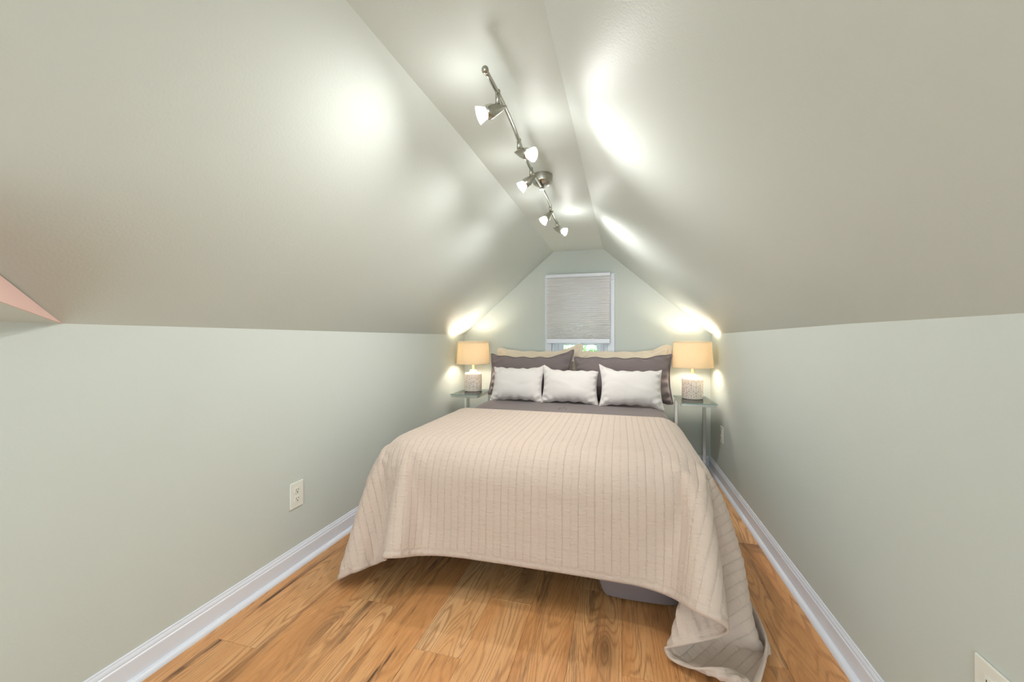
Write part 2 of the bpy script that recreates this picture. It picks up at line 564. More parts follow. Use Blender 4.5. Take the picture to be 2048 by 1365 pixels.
# jamb liners (stepped vinyl frame)
for sx, xw in ((1, WX0), (-1, WX1)):
    bm = bmesh.new()
    for a, b, y0, y1 in ((0.0, 0.022, 0.015, 0.11), (0.022, 0.040, 0.035, 0.10), (0.040, 0.056, 0.028, 0.09)):
        xa, xb = sorted((xw + sx * a, xw + sx * b))
        bm_box(bm, ((xa + xb) / 2, YB + (y0 + y1) / 2, (WZ0 + WZ1) / 2), (xb - xa, y1 - y0, WZ1 - WZ0), 0.001, 1)
    obj('jamb_liner', bm, M_vinyl, win)
gx0, gx1 = -0.519, -0.211
def sash(name, y, z0, z1):
    bm = bmesh.new()
    xa, xb = WX0 + .056, WX1 - .056
    bm_box(bm, ((xa + gx0) / 2, y, (z0 + z1) / 2), (gx0 - xa, 0.03, z1 - z0), 0.003, 1)
    bm_box(bm, ((gx1 + xb) / 2, y, (z0 + z1) / 2), (xb - gx1, 0.03, z1 - z0), 0.003, 1)
    bm_box(bm, ((gx0 + gx1) / 2, y, z0 + .02), (gx1 - gx0, 0.03, 0.04), 0.003, 1)
    bm_box(bm, ((gx0 + gx1) / 2, y, z1 - .02), (gx1 - gx0, 0.03, 0.04), 0.003, 1)
    s = obj(name, bm, M_vinyl, win)
    box('pane', (gx0 - .002, y - .003, z0 + .038), (gx1 + .002, y + .003, z1 - .038), M_pane, s)
    return s
lo_s = sash('lower_sash', YB + 0.055, WZ0 + .002, 1.082)
sash('upper_sash', YB + 0.087, 1.045, WZ1 - .002)
bm = bmesh.new()
bm_box(bm, ((gx0 + gx1) / 2, YB + 0.045, 1.088), (0.05, 0.022, 0.012), 0.003, 2)
obj('sash_lock', bm, M_vinyl, lo_s)

# ------------------------------------------------------------------ cellular shade
BX0, BX1 = -0.664, -0.090
sh = thing('window_blind', (0, 0, 0), 'white pleated cellular blind lowered over the gable window', 'blind')
box('headrail', (BX0 - .004, YB - 0.072, 1.668), (BX1 + .004, YB - 0.019, 1.697), M_vinyl, sh, 0.004, 2)
zs = []
z = 1.668; n = 27
while z > 1.102 and len(zs) < 80:
    t_ = (1.668 - z) / (1.668 - 1.10)
    zs.append(z)
    z -= 0.0245 * (1 - 0.55 * t_ ** 1.6)
zs.append(1.100)
bm = bmesh.new()
yf, ybk = YB - 0.060, YB - 0.030
prev = None
front = []; back = []
for i in range(len(zs) - 1):
    zm = (zs[i] + zs[i + 1]) / 2
    front += [(yf + 0.010, zs[i]), (yf, zm)]
    back += [(ybk - 0.010, zs[i]), (ybk, zm)]
front.append((yf + 0.010, zs[-1])); back.append((ybk - 0.010, zs[-1]))
for prof in (front, back):
    a = [bm.verts.new((BX0, y, z)) for y, z in prof]; b = [bm.verts.new((BX1, y, z)) for y, z in prof]
    for i in range(len(a) - 1): bm.faces.new((a[i], b[i], b[i + 1], a[i + 1]))
obj('pleated_fabric', bm, M_blind, sh)
box('bottom_rail', (BX0, YB - 0.062, 1.060), (BX1, YB - 0.028, 1.101), M_vinyl, sh, 0.004, 2)
box('pull_tab', (-0.385, YB - 0.066, 1.052), (-0.345, YB - 0.046, 1.062), M_vinyl, sh, 0.002, 1)

# ------------------------------------------------------------------ tree outside the window
tree = thing('tree', (-0.2, 8.2, -3.0), 'leafy green tree seen outside below the window blind', 'tree')
obj('trunk', tube_bm([(0.5, 0.2, 0), (0.45, 0.15, 1.6), (0.55, 0.1, 3.0), (0.4, 0, 4.4), (0.5, 0, 5.6)], [.2, .17, .14, .1, .03], 10), M_bark, tree, True)
bm = bmesh.new()
for i in range(9):
    a = i * 2.4; z = 1.6 + i * .4
    tube_bm([(.47, .1, z), (.47 + .6 * math.cos(a), .1 + .5 * math.sin(a), z + .35), (.47 + 1.3 * math.cos(a), .1 + 1.1 * math.sin(a), z + .5)], [.05, .035, .012], 6, bm)
obj('branches', bm, M_bark, tree, True)
bm = bmesh.new()
rr = random.Random(3)
for i in range(5200):
    a = rr.uniform(0, 6.283); b = math.acos(rr.uniform(-1, 1)); q = rr.uniform(.25, 1) ** .5
    p = Vector((.45 + 1.9 * q * math.sin(b) * math.cos(a), .1 + 1.6 * q * math.sin(b) * math.sin(a), 3.7 + 2.3 * q * math.cos(b)))
    m = Matrix.Translation(p) @ Matrix.Rotation(rr.uniform(0, 6.28), 4, Vector((rr.uniform(-1, 1), rr.uniform(-1, 1), rr.uniform(-1, 1))).normalized())
    s = rr.uniform(.05, .1)
    q4 = [bm.verts.new(m @ Vector(c)) for c in ((-s, 0, 0), (0, -s * .45, .1 * s), (s * 1.1, 0, 0), (0, s * .45, .1 * s))]
    bm.faces.new(q4)
fol = obj('foliage', bm, M_leaf, tree); fol['kind'] = 'stuff'

# ------------------------------------------------------------------ bed: base and mattress hidden under the bedding
BCX, BCY, BHX, BHY, BTOP = -0.395, 2.62, 0.755, 1.0, 0.605
bed = thing('bed', (BCX, BCY, 0), 'low double bed hidden beneath grey comforter and blush quilt', 'bed')
def rounded_slab(hx, hy, z0, z1, r, rc=.1, n=10):
    bm = bmesh.new(); rings = []
    prof = [(r * (1 - math.sin(a)), z0 + r * (1 - math.cos(a))) for a in [math.pi / 2 * i / 4 for i in range(5)]]
    prof += [(r * (1 - math.cos(a)), z1 - r + r * math.sin(a)) for a in [math.pi / 2 * i / 4 for i in range(5)]]
    for ins, z in prof:
        rg = []
        for sx, sy, a0 in ((1, 1, 0), (-1, 1, 90), (-1, -1, 180), (1, -1, 270)):
            for i in range(n):
                a = math.radians(a0 + 90 * i / (n - 1))
                rg.append(bm.verts.new((sx * (hx - rc) + (rc - ins) * math.cos(a), sy * (hy - rc) + (rc - ins) * math.sin(a), z)))
        rings.append(rg)
    m = len(rings[0])
    for a, b in zip(rings[:-1], rings[1:]):
        for i in range(m): bm.faces.new((a[i], a[(i + 1) % m], b[(i + 1) % m], b[i]))
    bm.faces.new(rings[0]); bm.faces.new(rings[-1])
    return bm
obj('box_base', rounded_slab(.655, .88, .20, .36, .02), M_dark_metal, bed)
obj('mattress', rounded_slab(.66, .89, .361, .565, .05), M_cream, bed, True)
for sx in (-1, 1):
    for sy in (-1, 1):
        box('leg', (sx * .45 - .02, sy * .70 - .02, 0), (sx * .45 + .02, sy * .70 + .02, .205), M_dark_metal, bed, .003)

# comforter: rounded cover over the mattress with an uneven hem
def comforter():
    rc, r = .20, .15
    prof = [(0.9, 0)] 
    prof = []
    for k in range(12): prof.append(('top', k / 12))
    NP = 176
    # outline as function of parameter, inset d
    def outline(ins):
        pts = []
        hx, hy = BHX - .006 - ins, BHY - .006 - ins
        rr_ = max(rc - ins, .05)
        if hx < rr_: rr_ = max(hx, .001)
        per = []
        n4 = NP // 4
        for sx, sy, a0 in ((1, 1, 0), (-1, 1, 90), (-1, -1, 180), (1, -1, 270)):
            for i in range(10):
                a = math.radians(a0 + 90 * i / 9)
                per.append((sx * (hx - rr_) + rr_ * math.cos(a), sy * (hy - rr_) + rr_ * math.sin(a)))
        # resample: subdivide straight runs evenly
        outp = []
        nn = [14, 22, 14, 22]
        for q in range(4):
            seg = per[q * 10:(q + 1) * 10]
            outp += seg
            a, b = seg[-1], per[((q + 1) % 4) * 10]
            kk = 34 if q % 2 == 0 else 48
            for i in range(1, kk): outp.append((a[0] + (b[0] - a[0]) * i / kk, a[1] + (b[1] - a[1]) * i / kk))
        return outp
    zt = BTOP - .005
    rings = []
    for ins in (.742, .68, .62, .54, .46, .39, .33, .28, .24, .205, .18, .165):
        rings.append([(x, y, zt) for x, y in outline(ins)])
    for i in range(11):
        a = math.pi / 2 * i / 10
        rings.append([(x, y, zt - r * (1 - math.cos(a))) for x, y in outline(r * (1 - math.sin(a)))])
    base = outline(0.0)
    def hem(x, y):
        h = .03 + .012 * math.sin(9 * x + 4 * y)
        if y < 0:
            t = min(1, max(0, (.62 - x) / .42)); t = t * t * (3 - 2 * t)
            t *= min(1, max(0, (-y - .80) / .12))
            h = h + t * (.17 - h)
        if y < -.8 and x > .3: h = .012
        return h
    for k in range(1, 11):
        t = k / 10
        o_ = outline(-.02 * t)
        rg = []
        for j, (x, y) in enumerate(o_):
            z = (zt - r) * (1 - t) + hem(x, y) * t
            w_ = .010 * t * math.sin(j * .55) + .006 * t * math.sin(j * 1.3 + 2)
            l_ = math.hypot(x, y)
            tuck = .11 * t * t if y < -.8 else 0.0
            rg.append((x + x / l_ * min(w_, 0.0), y + y / l_ * min(w_, 0.0) + tuck, z))
        rings.append(rg)
    V = [p for rg in rings for p in rg]
    n = len(rings[0]); F = []
    for k in range(len(rings) - 1):
        for i in range(n):
            j = (i + 1) % n
            F.append((k * n + i, (k + 1) * n + i, (k + 1) * n + j, k * n + j))
    F.append(tuple(range(n)))
    # tufts and soft rumples on the top
    V2 = []
    for x, y, z in V:
        if z > .5 and abs(x) > .02:
            z += -.004 + .004 * math.sin(11 * x + 3 * math.sin(5 * y)) * math.sin(7 * y + 2 * x)
            for tx in (-.5, -.17, .17, .5):
                for ty in (.05, .32, -.25, -.55):
                    z -= .006 * math.exp(-((x - tx) ** 2 + (y - ty) ** 2) / .0012)
        V2.append((x, y, z))
    me = bpy.data.meshes.new('comforter'); me.from_pydata(V2, [], F); me.update()
    bm = bmesh.new(); bm.from_mesh(me)
    bmesh.ops.recalc_face_normals(bm, faces=bm.faces); bm.to_mesh(me); bm.free()
    o = obj('comforter', me, M_grey, None, True)
    o.location = (BCX, BCY, 0)
    md = o.modifiers.new('subdivision', 'SUBSURF'); md.levels = 1; md.render_levels = 1
    return tag(o, 'taupe grey comforter covering the bed, showing in front of the pillows', 'comforter')
comforter()

# ------------------------------------------------------------------ quilt (draped sheet, vertex grid as x, y, z in millimetres)
QN = (48, 88)
QDATA = [
    -1172, 1707, 60, -1181, 1680, 62, -1190, 1650, 66, -1203, 1622, 68, -1220, 1596, 65, -1236, 1572, 54, -1243, 1551, 33, -1236, 1527, 14, -1216, 1504, 14, -1201, 1485, 34, -1175, 1486, 50, -1151, 1503, 61, -1124, 1496, 73, -1100, 1514, 79, -1089, 1543, 78, -1065, 1563, 81, -1038, 1558, 96, -1013, 1548, 111, -992, 1532, 126, -976, 1510, 143, -967, 1486, 159, -959, 1461, 175, -943, 1439, 191, -913, 1438, 197, -889, 1457, 192, -875, 1483, 183, -863, 1510, 174, -842, 1532, 168, -818, 1550, 163, -790, 1564, 160, -761, 1574, 158, -731, 1581, 157, -700, 1585, 156, -669, 1588, 156, -639, 1590, 156, -608, 1592, 155, -577, 1592, 155, -546, 1593, 155, -515, 1593, 155, -484, 1593, 156, -453, 1593, 156, -422, 1593, 156, -391, 1593, 156, -360, 1593, 156, -329, 1593, 156, -298, 1593, 156, -267, 1593, 156, -236, 1593, 156, -206, 1593, 156, -175, 1593, 156, -144, 1593, 156, -113, 1593, 156, -82, 1593, 155, -51, 1593, 155, -20, 1592, 155, 11, 1591, 155, 42, 1589, 156, 72, 1585, 156, 102, 1577, 157, 131, 1565, 159, 157, 1549, 162, 179, 1528, 168, 196, 1504, 175, 206, 1476, 185, 214, 1448, 196, 223, 1420, 206, 236, 1394, 215, 258, 1372, 220, 287, 1362, 216, 313, 1368, 200, 324, 1384, 176, 318, 1402, 151, 302, 1416, 128, 275, 1418, 114, 247, 1418, 101, 219, 1419, 88, 191, 1422, 75, 164, 1428, 61, 144, 1441, 41, 157, 1438, 14, 179, 1417, 15, 203, 1398, 23, 227, 1382, 33, 253, 1372, 46, 282, 1371, 58, 312, 1377, 63, 342, 1384, 58, 370, 1388, 47,
    -1188, 1716, 76, -1199, 1688, 80, -1213, 1660, 78, -1229, 1635, 70, -1242, 1611, 56, -1247, 1589, 34, -1236, 1569, 14, -1216, 1546, 14, -1201, 1524, 28, -1206, 1506, 52, -1189, 1491, 73, -1162, 1497, 86, -1134, 1500, 98, -1110, 1519, 104, -1095, 1546, 105, -1074, 1568, 109, -1046, 1571, 120, -1021, 1560, 135, -999, 1544, 150, -984, 1523, 166, -973, 1499, 183, -964, 1474, 199, -947, 1454, 214, -917, 1450, 222, -892, 1467, 218, -877, 1492, 210, -863, 1519, 201, -844, 1542, 194, -819, 1559, 189, -791, 1572, 186, -761, 1581, 185, -731, 1586, 184, -700, 1590, 184, -669, 1591, 183, -639, 1593, 183, -608, 1593, 183, -577, 1594, 183, -546, 1594, 183, -515, 1594, 183, -484, 1594, 183, -453, 1594, 184, -422, 1594, 184, -391, 1594, 184, -360, 1594, 184, -329, 1594, 184, -298, 1594, 184, -267, 1594, 184, -236, 1594, 184, -206, 1594, 184, -175, 1594, 184, -144, 1594, 183, -113, 1594, 183, -82, 1594, 183, -51, 1594, 183, -20, 1594, 183, 11, 1593, 183, 42, 1592, 183, 72, 1589, 184, 103, 1583, 184, 132, 1573, 186, 159, 1558, 189, 182, 1538, 194, 200, 1514, 201, 210, 1487, 211, 218, 1459, 221, 227, 1431, 231, 242, 1405, 240, 266, 1386, 243, 295, 1380, 236, 318, 1389, 217, 324, 1407, 192, 315, 1424, 168, 294, 1435, 147, 267, 1437, 133, 238, 1436, 121, 210, 1437, 108, 184, 1443, 92, 164, 1454, 72, 157, 1466, 45, 174, 1458, 20, 197, 1438, 14, 220, 1418, 14, 244, 1398, 18, 267, 1379, 23, 292, 1363, 33, 318, 1355, 47, 347, 1357, 57, 378, 1363, 56,
    -1210, 1726, 91, -1224, 1698, 89, -1238, 1673, 78, -1250, 1650, 60, -1251, 1630, 37, -1237, 1610, 18, -1216, 1588, 14, -1197, 1565, 22, -1194, 1545, 45, -1204, 1528, 69, -1198, 1510, 93, -1174, 1503, 110, -1146, 1507, 123, -1121, 1524, 130, -1103, 1549, 132, -1082, 1572, 136, -1054, 1580, 145, -1028, 1573, 159, -1006, 1557, 174, -990, 1536, 190, -979, 1513, 207, -968, 1489, 223, -951, 1468, 238, -922, 1462, 247, -895, 1477, 244, -879, 1502, 236, -865, 1528, 227, -846, 1551, 220, -821, 1569, 216, -792, 1580, 213, -762, 1587, 212, -731, 1591, 212, -700, 1593, 211, -669, 1594, 211, -639, 1595, 211, -608, 1595, 211, -577, 1595, 211, -546, 1595, 211, -515, 1595, 211, -484, 1595, 211, -453, 1595, 211, -422, 1595, 211, -391, 1595, 212, -360, 1595, 212, -329, 1595, 212, -298, 1595, 212, -267, 1595, 212, -236, 1595, 212, -206, 1595, 212, -175, 1595, 211, -144, 1595, 211, -113, 1595, 211, -82, 1595, 211, -51, 1595, 211, -20, 1595, 211, 11, 1595, 211, 42, 1595, 211, 73, 1593, 211, 103, 1588, 212, 133, 1580, 213, 161, 1567, 215, 185, 1548, 219, 203, 1524, 227, 214, 1497, 236, 222, 1469, 247, 232, 1442, 257, 248, 1417, 264, 274, 1400, 266, 303, 1398, 255, 321, 1411, 234, 322, 1430, 209, 309, 1445, 185, 285, 1453, 167, 258, 1454, 153, 229, 1453, 141, 203, 1457, 126, 181, 1467, 106, 170, 1480, 80, 174, 1487, 50, 193, 1477, 28, 215, 1459, 17, 239, 1439, 14, 262, 1418, 14, 285, 1398, 14, 309, 1378, 17, 332, 1359, 23, 356, 1343, 34, 381, 1336, 51,
    -1236, 1734, 98, -1248, 1711, 83, -1255, 1689, 63, -1253, 1668, 39, -1239, 1648, 21, -1217, 1628, 14, -1195, 1607, 18, -1185, 1585, 37, -1189, 1566, 62, -1200, 1550, 86, -1201, 1531, 110, -1185, 1517, 132, -1158, 1515, 147, -1131, 1529, 155, -1111, 1552, 159, -1091, 1575, 163, -1064, 1587, 171, -1036, 1584, 183, -1012, 1570, 198, -995, 1550, 214, -983, 1527, 230, -972, 1503, 247, -955, 1482, 262, -927, 1474, 271, -899, 1488, 270, -881, 1512, 262, -867, 1537, 253, -848, 1561, 246, -822, 1577, 242, -793, 1587, 240, -762, 1592, 240, -731, 1595, 239, -700, 1596, 239, -669, 1596, 239, -639, 1596, 239, -608, 1597, 239, -577, 1597, 239, -546, 1597, 239, -515, 1597, 239, -484, 1597, 239, -453, 1597, 239, -422, 1597, 239, -391, 1597, 239, -360, 1597, 239, -329, 1597, 239, -298, 1597, 239, -267, 1597, 239, -236, 1597, 239, -206, 1597, 239, -175, 1597, 239, -144, 1597, 239, -113, 1597, 239, -82, 1597, 239, -51, 1597, 239, -20, 1597, 239, 11, 1597, 239, 42, 1596, 239, 73, 1595, 239, 103, 1593, 239, 134, 1586, 240, 163, 1575, 242, 188, 1558, 245, 207, 1535, 252, 218, 1508, 262, 226, 1480, 272, 237, 1452, 282, 255, 1428, 289, 283, 1415, 287, 310, 1418, 273, 323, 1434, 250, 319, 1452, 226, 301, 1465, 204, 276, 1470, 186, 248, 1470, 173, 221, 1472, 159, 198, 1480, 140, 183, 1493, 116, 181, 1504, 87, 193, 1506, 59, 212, 1496, 37, 234, 1479, 23, 257, 1460, 16, 280, 1440, 14, 303, 1419, 14, 327, 1399, 14, 350, 1379, 15, 374, 1360, 21, 398, 1343, 31,
    -1253, 1752, 85, -1256, 1729, 65, -1255, 1708, 42, -1242, 1688, 23, -1220, 1668, 14, -1197, 1648, 17, -1180, 1626, 31, -1178, 1606, 54, -1186, 1588, 79, -1196, 1572, 103, -1201, 1554, 127, -1193, 1536, 151, -1170, 1526, 169, -1142, 1534, 181, -1119, 1554, 186, -1099, 1577, 190, -1073, 1591, 198, -1044, 1593, 209, -1019, 1583, 222, -1000, 1564, 238, -986, 1541, 254, -975, 1518, 270, -959, 1496, 286, -931, 1486, 296, -903, 1498, 295, -884, 1522, 288, -869, 1547, 279, -849, 1570, 273, -823, 1585, 269, -793, 1593, 268, -762, 1596, 267, -731, 1597, 267, -700, 1598, 267, -669, 1598, 267, -638, 1598, 267, -608, 1598, 267, -577, 1598, 267, -546, 1598, 267, -515, 1598, 267, -484, 1598, 267, -453, 1598, 267, -422, 1598, 267, -391, 1598, 267, -360, 1598, 267, -329, 1598, 267, -298, 1598, 267, -267, 1598, 267, -236, 1598, 267, -206, 1598, 267, -175, 1598, 267, -144, 1598, 267, -113, 1598, 267, -82, 1598, 267, -51, 1598, 267, -20, 1598, 267, 11, 1598, 267, 42, 1598, 267, 73, 1597, 267, 103, 1596, 267, 134, 1592, 267, 164, 1583, 269, 190, 1568, 272, 210, 1545, 278, 222, 1518, 287, 231, 1490, 298, 242, 1463, 307, 262, 1441, 313, 291, 1431, 308, 316, 1439, 291, 323, 1456, 267, 313, 1473, 243, 292, 1483, 223, 266, 1487, 207, 239, 1488, 193, 214, 1494, 175, 197, 1506, 152, 191, 1518, 125, 197, 1526, 95, 212, 1523, 69, 231, 1514, 46, 252, 1499, 29, 275, 1481, 18, 298, 1461, 14, 321, 1441, 14, 345, 1421, 14, 368, 1401, 14, 391, 1382, 23, 412, 1366, 39,
    -1258, 1771, 65, -1256, 1748, 44, -1246, 1727, 24, -1224, 1708, 14, -1201, 1688, 15, -1180, 1668, 27, -1170, 1646, 47, -1174, 1628, 71, -1183, 1610, 96, -1192, 1593, 120, -1199, 1576, 144, -1196, 1557, 169, -1181, 1542, 190, -1153, 1540, 205, -1128, 1556, 212, -1107, 1578, 217, -1082, 1595, 224, -1053, 1601, 234, -1026, 1594, 247, -1005, 1577, 262, -990, 1556, 278, -978, 1532, 294, -962, 1510, 310, -936, 1499, 321, -907, 1509, 321, -888, 1532, 314, -872, 1558, 305, -851, 1579, 299, -823, 1592, 296, -793, 1597, 295, -762, 1599, 295, -731, 1599, 295, -700, 1599, 295, -669, 1599, 295, -638, 1599, 295, -608, 1599, 295, -577, 1599, 295, -546, 1599, 295, -515, 1599, 295, -484, 1599, 295, -453, 1599, 295, -422, 1599, 295, -391, 1599, 295, -360, 1599, 295, -329, 1599, 295, -298, 1599, 295, -267, 1599, 295, -236, 1599, 295, -206, 1599, 295, -175, 1599, 295, -144, 1599, 295, -113, 1599, 295, -82, 1599, 295, -51, 1599, 295, -20, 1599, 295, 11, 1599, 295, 42, 1599, 295, 73, 1599, 295, 103, 1599, 295, 134, 1596, 295, 165, 1590, 296, 192, 1577, 298, 214, 1555, 304, 227, 1529, 313, 235, 1501, 323, 247, 1474, 333, 270, 1454, 336, 300, 1449, 329, 320, 1460, 309, 321, 1479, 284, 306, 1493, 261, 282, 1500, 242, 256, 1503, 227, 230, 1508, 210, 210, 1518, 189, 201, 1531, 162, 204, 1541, 133, 216, 1544, 105, 232, 1540, 79, 251, 1531, 56, 271, 1518, 37, 293, 1502, 22, 316, 1482, 15, 339, 1462, 14, 363, 1442, 14, 386, 1422, 14, 408, 1404, 26, 426, 1389, 46,
    -1258, 1789, 43, -1249, 1767, 24, -1229, 1747, 14, -1205, 1728, 14, -1183, 1708, 23, -1166, 1688, 41, -1165, 1668, 64, -1172, 1650, 88, -1181, 1633, 112, -1189, 1615, 137, -1195, 1597, 161, -1196, 1579, 186, -1188, 1561, 209, -1166, 1551, 228, -1138, 1560, 238, -1115, 1579, 244, -1091, 1597, 251, -1063, 1607, 260, -1035, 1604, 272, -1011, 1590, 286, -993, 1570, 302, -980, 1547, 318, -966, 1525, 333, -941, 1511, 345, -911, 1520, 346, -892, 1543, 339, -876, 1568, 331, -853, 1588, 325, -824, 1598, 323, -793, 1600, 323, -762, 1600, 323, -731, 1600, 323, -700, 1600, 323, -669, 1600, 323, -638, 1600, 323, -608, 1600, 323, -577, 1600, 323, -546, 1600, 323, -515, 1600, 323, -484, 1600, 323, -453, 1600, 323, -422, 1600, 323, -391, 1600, 323, -360, 1600, 323, -329, 1600, 323, -298, 1600, 323, -267, 1600, 323, -236, 1600, 323, -205, 1600, 323, -175, 1600, 323, -144, 1600, 323, -113, 1600, 323, -82, 1600, 323, -51, 1600, 323, -20, 1600, 323, 11, 1600, 323, 42, 1600, 323, 73, 1600, 323, 103, 1600, 323, 134, 1599, 323, 165, 1596, 323, 194, 1586, 324, 217, 1566, 330, 231, 1539, 339, 239, 1511, 349, 253, 1485, 358, 278, 1468, 359, 307, 1468, 348, 322, 1483, 326, 316, 1500, 301, 297, 1511, 280, 272, 1516, 263, 246, 1521, 246, 225, 1531, 226, 213, 1544, 200, 213, 1555, 172, 222, 1561, 143, 236, 1560, 115, 253, 1555, 90, 271, 1547, 66, 291, 1537, 45, 312, 1522, 27, 334, 1503, 16, 357, 1483, 14, 381, 1463, 14, 404, 1443, 14, 425, 1426, 28, 439, 1413, 52,
    -1255, 1806, 22, -1235, 1787, 12, -1211, 1768, 14, -1187, 1749, 19, -1169, 1729, 35, -1155, 1711, 55, -1163, 1690, 80, -1169, 1672, 105, -1175, 1654, 129, -1182, 1636, 154, -1189, 1619, 178, -1193, 1601, 203, -1191, 1582, 228, -1176, 1566, 249, -1149, 1565, 263, -1123, 1580, 271, -1099, 1599, 278, -1072, 1611, 286, -1043, 1612, 297, -1018, 1601, 311, -997, 1584, 326, -983, 1561, 341, -969, 1539, 357, -945, 1524, 370, -915, 1531, 372, -896, 1554, 365, -879, 1579, 356, -854, 1596, 352, -824, 1601, 351, -793, 1601, 351, -762, 1601, 351, -731, 1601, 351, -700, 1601, 351, -669, 1601, 351, -638, 1601, 351, -607, 1601, 351, -577, 1601, 351, -546, 1601, 351, -515, 1601, 351, -484, 1601, 351, -453, 1601, 351, -422, 1601, 351, -391, 1601, 351, -360, 1601, 351, -329, 1601, 351, -298, 1601, 351, -267, 1601, 351, -236, 1601, 351, -205, 1601, 351, -175, 1601, 351, -144, 1601, 351, -113, 1601, 351, -82, 1601, 351, -51, 1601, 351, -20, 1601, 351, 11, 1601, 351, 42, 1601, 351, 73, 1601, 351, 103, 1601, 351, 134, 1601, 351, 165, 1600, 351, 195, 1593, 351, 220, 1576, 355, 235, 1550, 364, 243, 1522, 374, 259, 1497, 382, 287, 1483, 381, 313, 1488, 366, 321, 1505, 342, 309, 1521, 318, 287, 1529, 299, 261, 1533, 282, 239, 1542, 262, 224, 1555, 238, 222, 1568, 210, 229, 1576, 181, 241, 1578, 153, 257, 1576, 126, 274, 1570, 101, 292, 1563, 77, 311, 1553, 55, 331, 1541, 34, 352, 1524, 19, 375, 1505, 14, 399, 1485, 14, 422, 1465, 14, 442, 1448, 31, 452, 1438, 58,
    -1242, 1828, 13, -1218, 1809, 14, -1194, 1790, 15, -1177, 1770, 31, -1170, 1750, 53, -1168, 1730, 76, -1165, 1710, 100, -1158, 1691, 122, -1161, 1671, 146, -1168, 1654, 170, -1177, 1638, 195, -1185, 1621, 220, -1189, 1604, 245, -1183, 1585, 269, -1160, 1575, 287, -1132, 1583, 297, -1108, 1600, 305, -1082, 1615, 312, -1053, 1619, 323, -1026, 1611, 336, -1003, 1596, 350, -986, 1576, 365, -972, 1553, 381, -950, 1537, 394, -919, 1542, 397, -901, 1566, 390, -883, 1589, 382, -855, 1602, 379, -824, 1603, 379, -793, 1603, 379, -762, 1602, 379, -731, 1602, 379, -700, 1602, 379, -669, 1602, 379, -638, 1602, 379, -607, 1602, 379, -576, 1602, 379, -546, 1602, 379, -515, 1602, 379, -484, 1602, 379, -453, 1602, 379, -422, 1602, 379, -391, 1602, 379, -360, 1602, 379, -329, 1602, 379, -298, 1602, 379, -267, 1602, 379, -236, 1602, 379, -205, 1602, 379, -175, 1602, 379, -144, 1602, 379, -113, 1602, 379, -82, 1602, 379, -51, 1602, 379, -20, 1602, 379, 11, 1602, 379, 42, 1602, 379, 72, 1602, 379, 103, 1602, 379, 134, 1603, 379, 165, 1603, 379, 196, 1600, 379, 223, 1586, 381, 238, 1560, 390, 247, 1533, 400, 266, 1509, 407, 295, 1499, 403, 318, 1509, 384, 318, 1527, 359, 300, 1540, 337, 276, 1546, 318, 253, 1554, 299, 236, 1566, 276, 231, 1580, 249, 236, 1590, 220, 248, 1594, 191, 262, 1594, 164, 278, 1591, 138, 295, 1584, 113, 313, 1576, 89, 332, 1567, 67, 351, 1557, 44, 371, 1544, 24, 393, 1526, 14, 417, 1506, 14, 440, 1486, 14, 458, 1471, 34, 463, 1463, 63,
    -1225, 1850, 13, -1201, 1831, 14, -1182, 1812, 27, -1179, 1791, 49, -1176, 1770, 72, -1171, 1750, 94, -1161, 1732, 117, -1154, 1712, 140, -1151, 1691, 163, -1155, 1672, 187, -1162, 1655, 211, -1172, 1640, 237, -1181, 1624, 262, -1184, 1606, 287, -1170, 1590, 309, -1143, 1588, 323, -1116, 1601, 331, -1091, 1617, 339, -1063, 1625, 349, -1035, 1619, 361, -1010, 1608, 375, -989, 1590, 389, -975, 1568, 405, -954, 1550, 419, -924, 1553, 423, -906, 1577, 415, -885, 1599, 408, -854, 1604, 407, -824, 1604, 407, -793, 1603, 407, -762, 1603, 407, -731, 1603, 407, -700, 1603, 407, -669, 1603, 407, -638, 1603, 407, -607, 1603, 407, -576, 1603, 407, -546, 1603, 407, -515, 1603, 407, -484, 1603, 407, -453, 1603, 407, -422, 1603, 407, -391, 1603, 407, -360, 1603, 407, -329, 1603, 407, -298, 1603, 407, -267, 1603, 407, -236, 1603, 407, -205, 1603, 407, -175, 1603, 407, -144, 1603, 407, -113, 1603, 407, -82, 1603, 407, -51, 1603, 407, -20, 1603, 407, 11, 1604, 407, 42, 1604, 407, 72, 1603, 407, 103, 1603, 407, 134, 1603, 407, 165, 1604, 406, 196, 1605, 406, 225, 1595, 407, 241, 1571, 416, 252, 1543, 426, 273, 1522, 431, 303, 1518, 422, 319, 1532, 401, 311, 1548, 376, 290, 1558, 355, 267, 1566, 336, 248, 1577, 314, 241, 1591, 288, 245, 1603, 259, 255, 1608, 230, 268, 1610, 202, 282, 1609, 175, 299, 1604, 150, 317, 1594, 127, 336, 1583, 105, 354, 1572, 83, 374, 1563, 60, 393, 1555, 38, 412, 1547, 15, 435, 1526, 14, 459, 1506, 14, 474, 1494, 37, 473, 1489, 68,
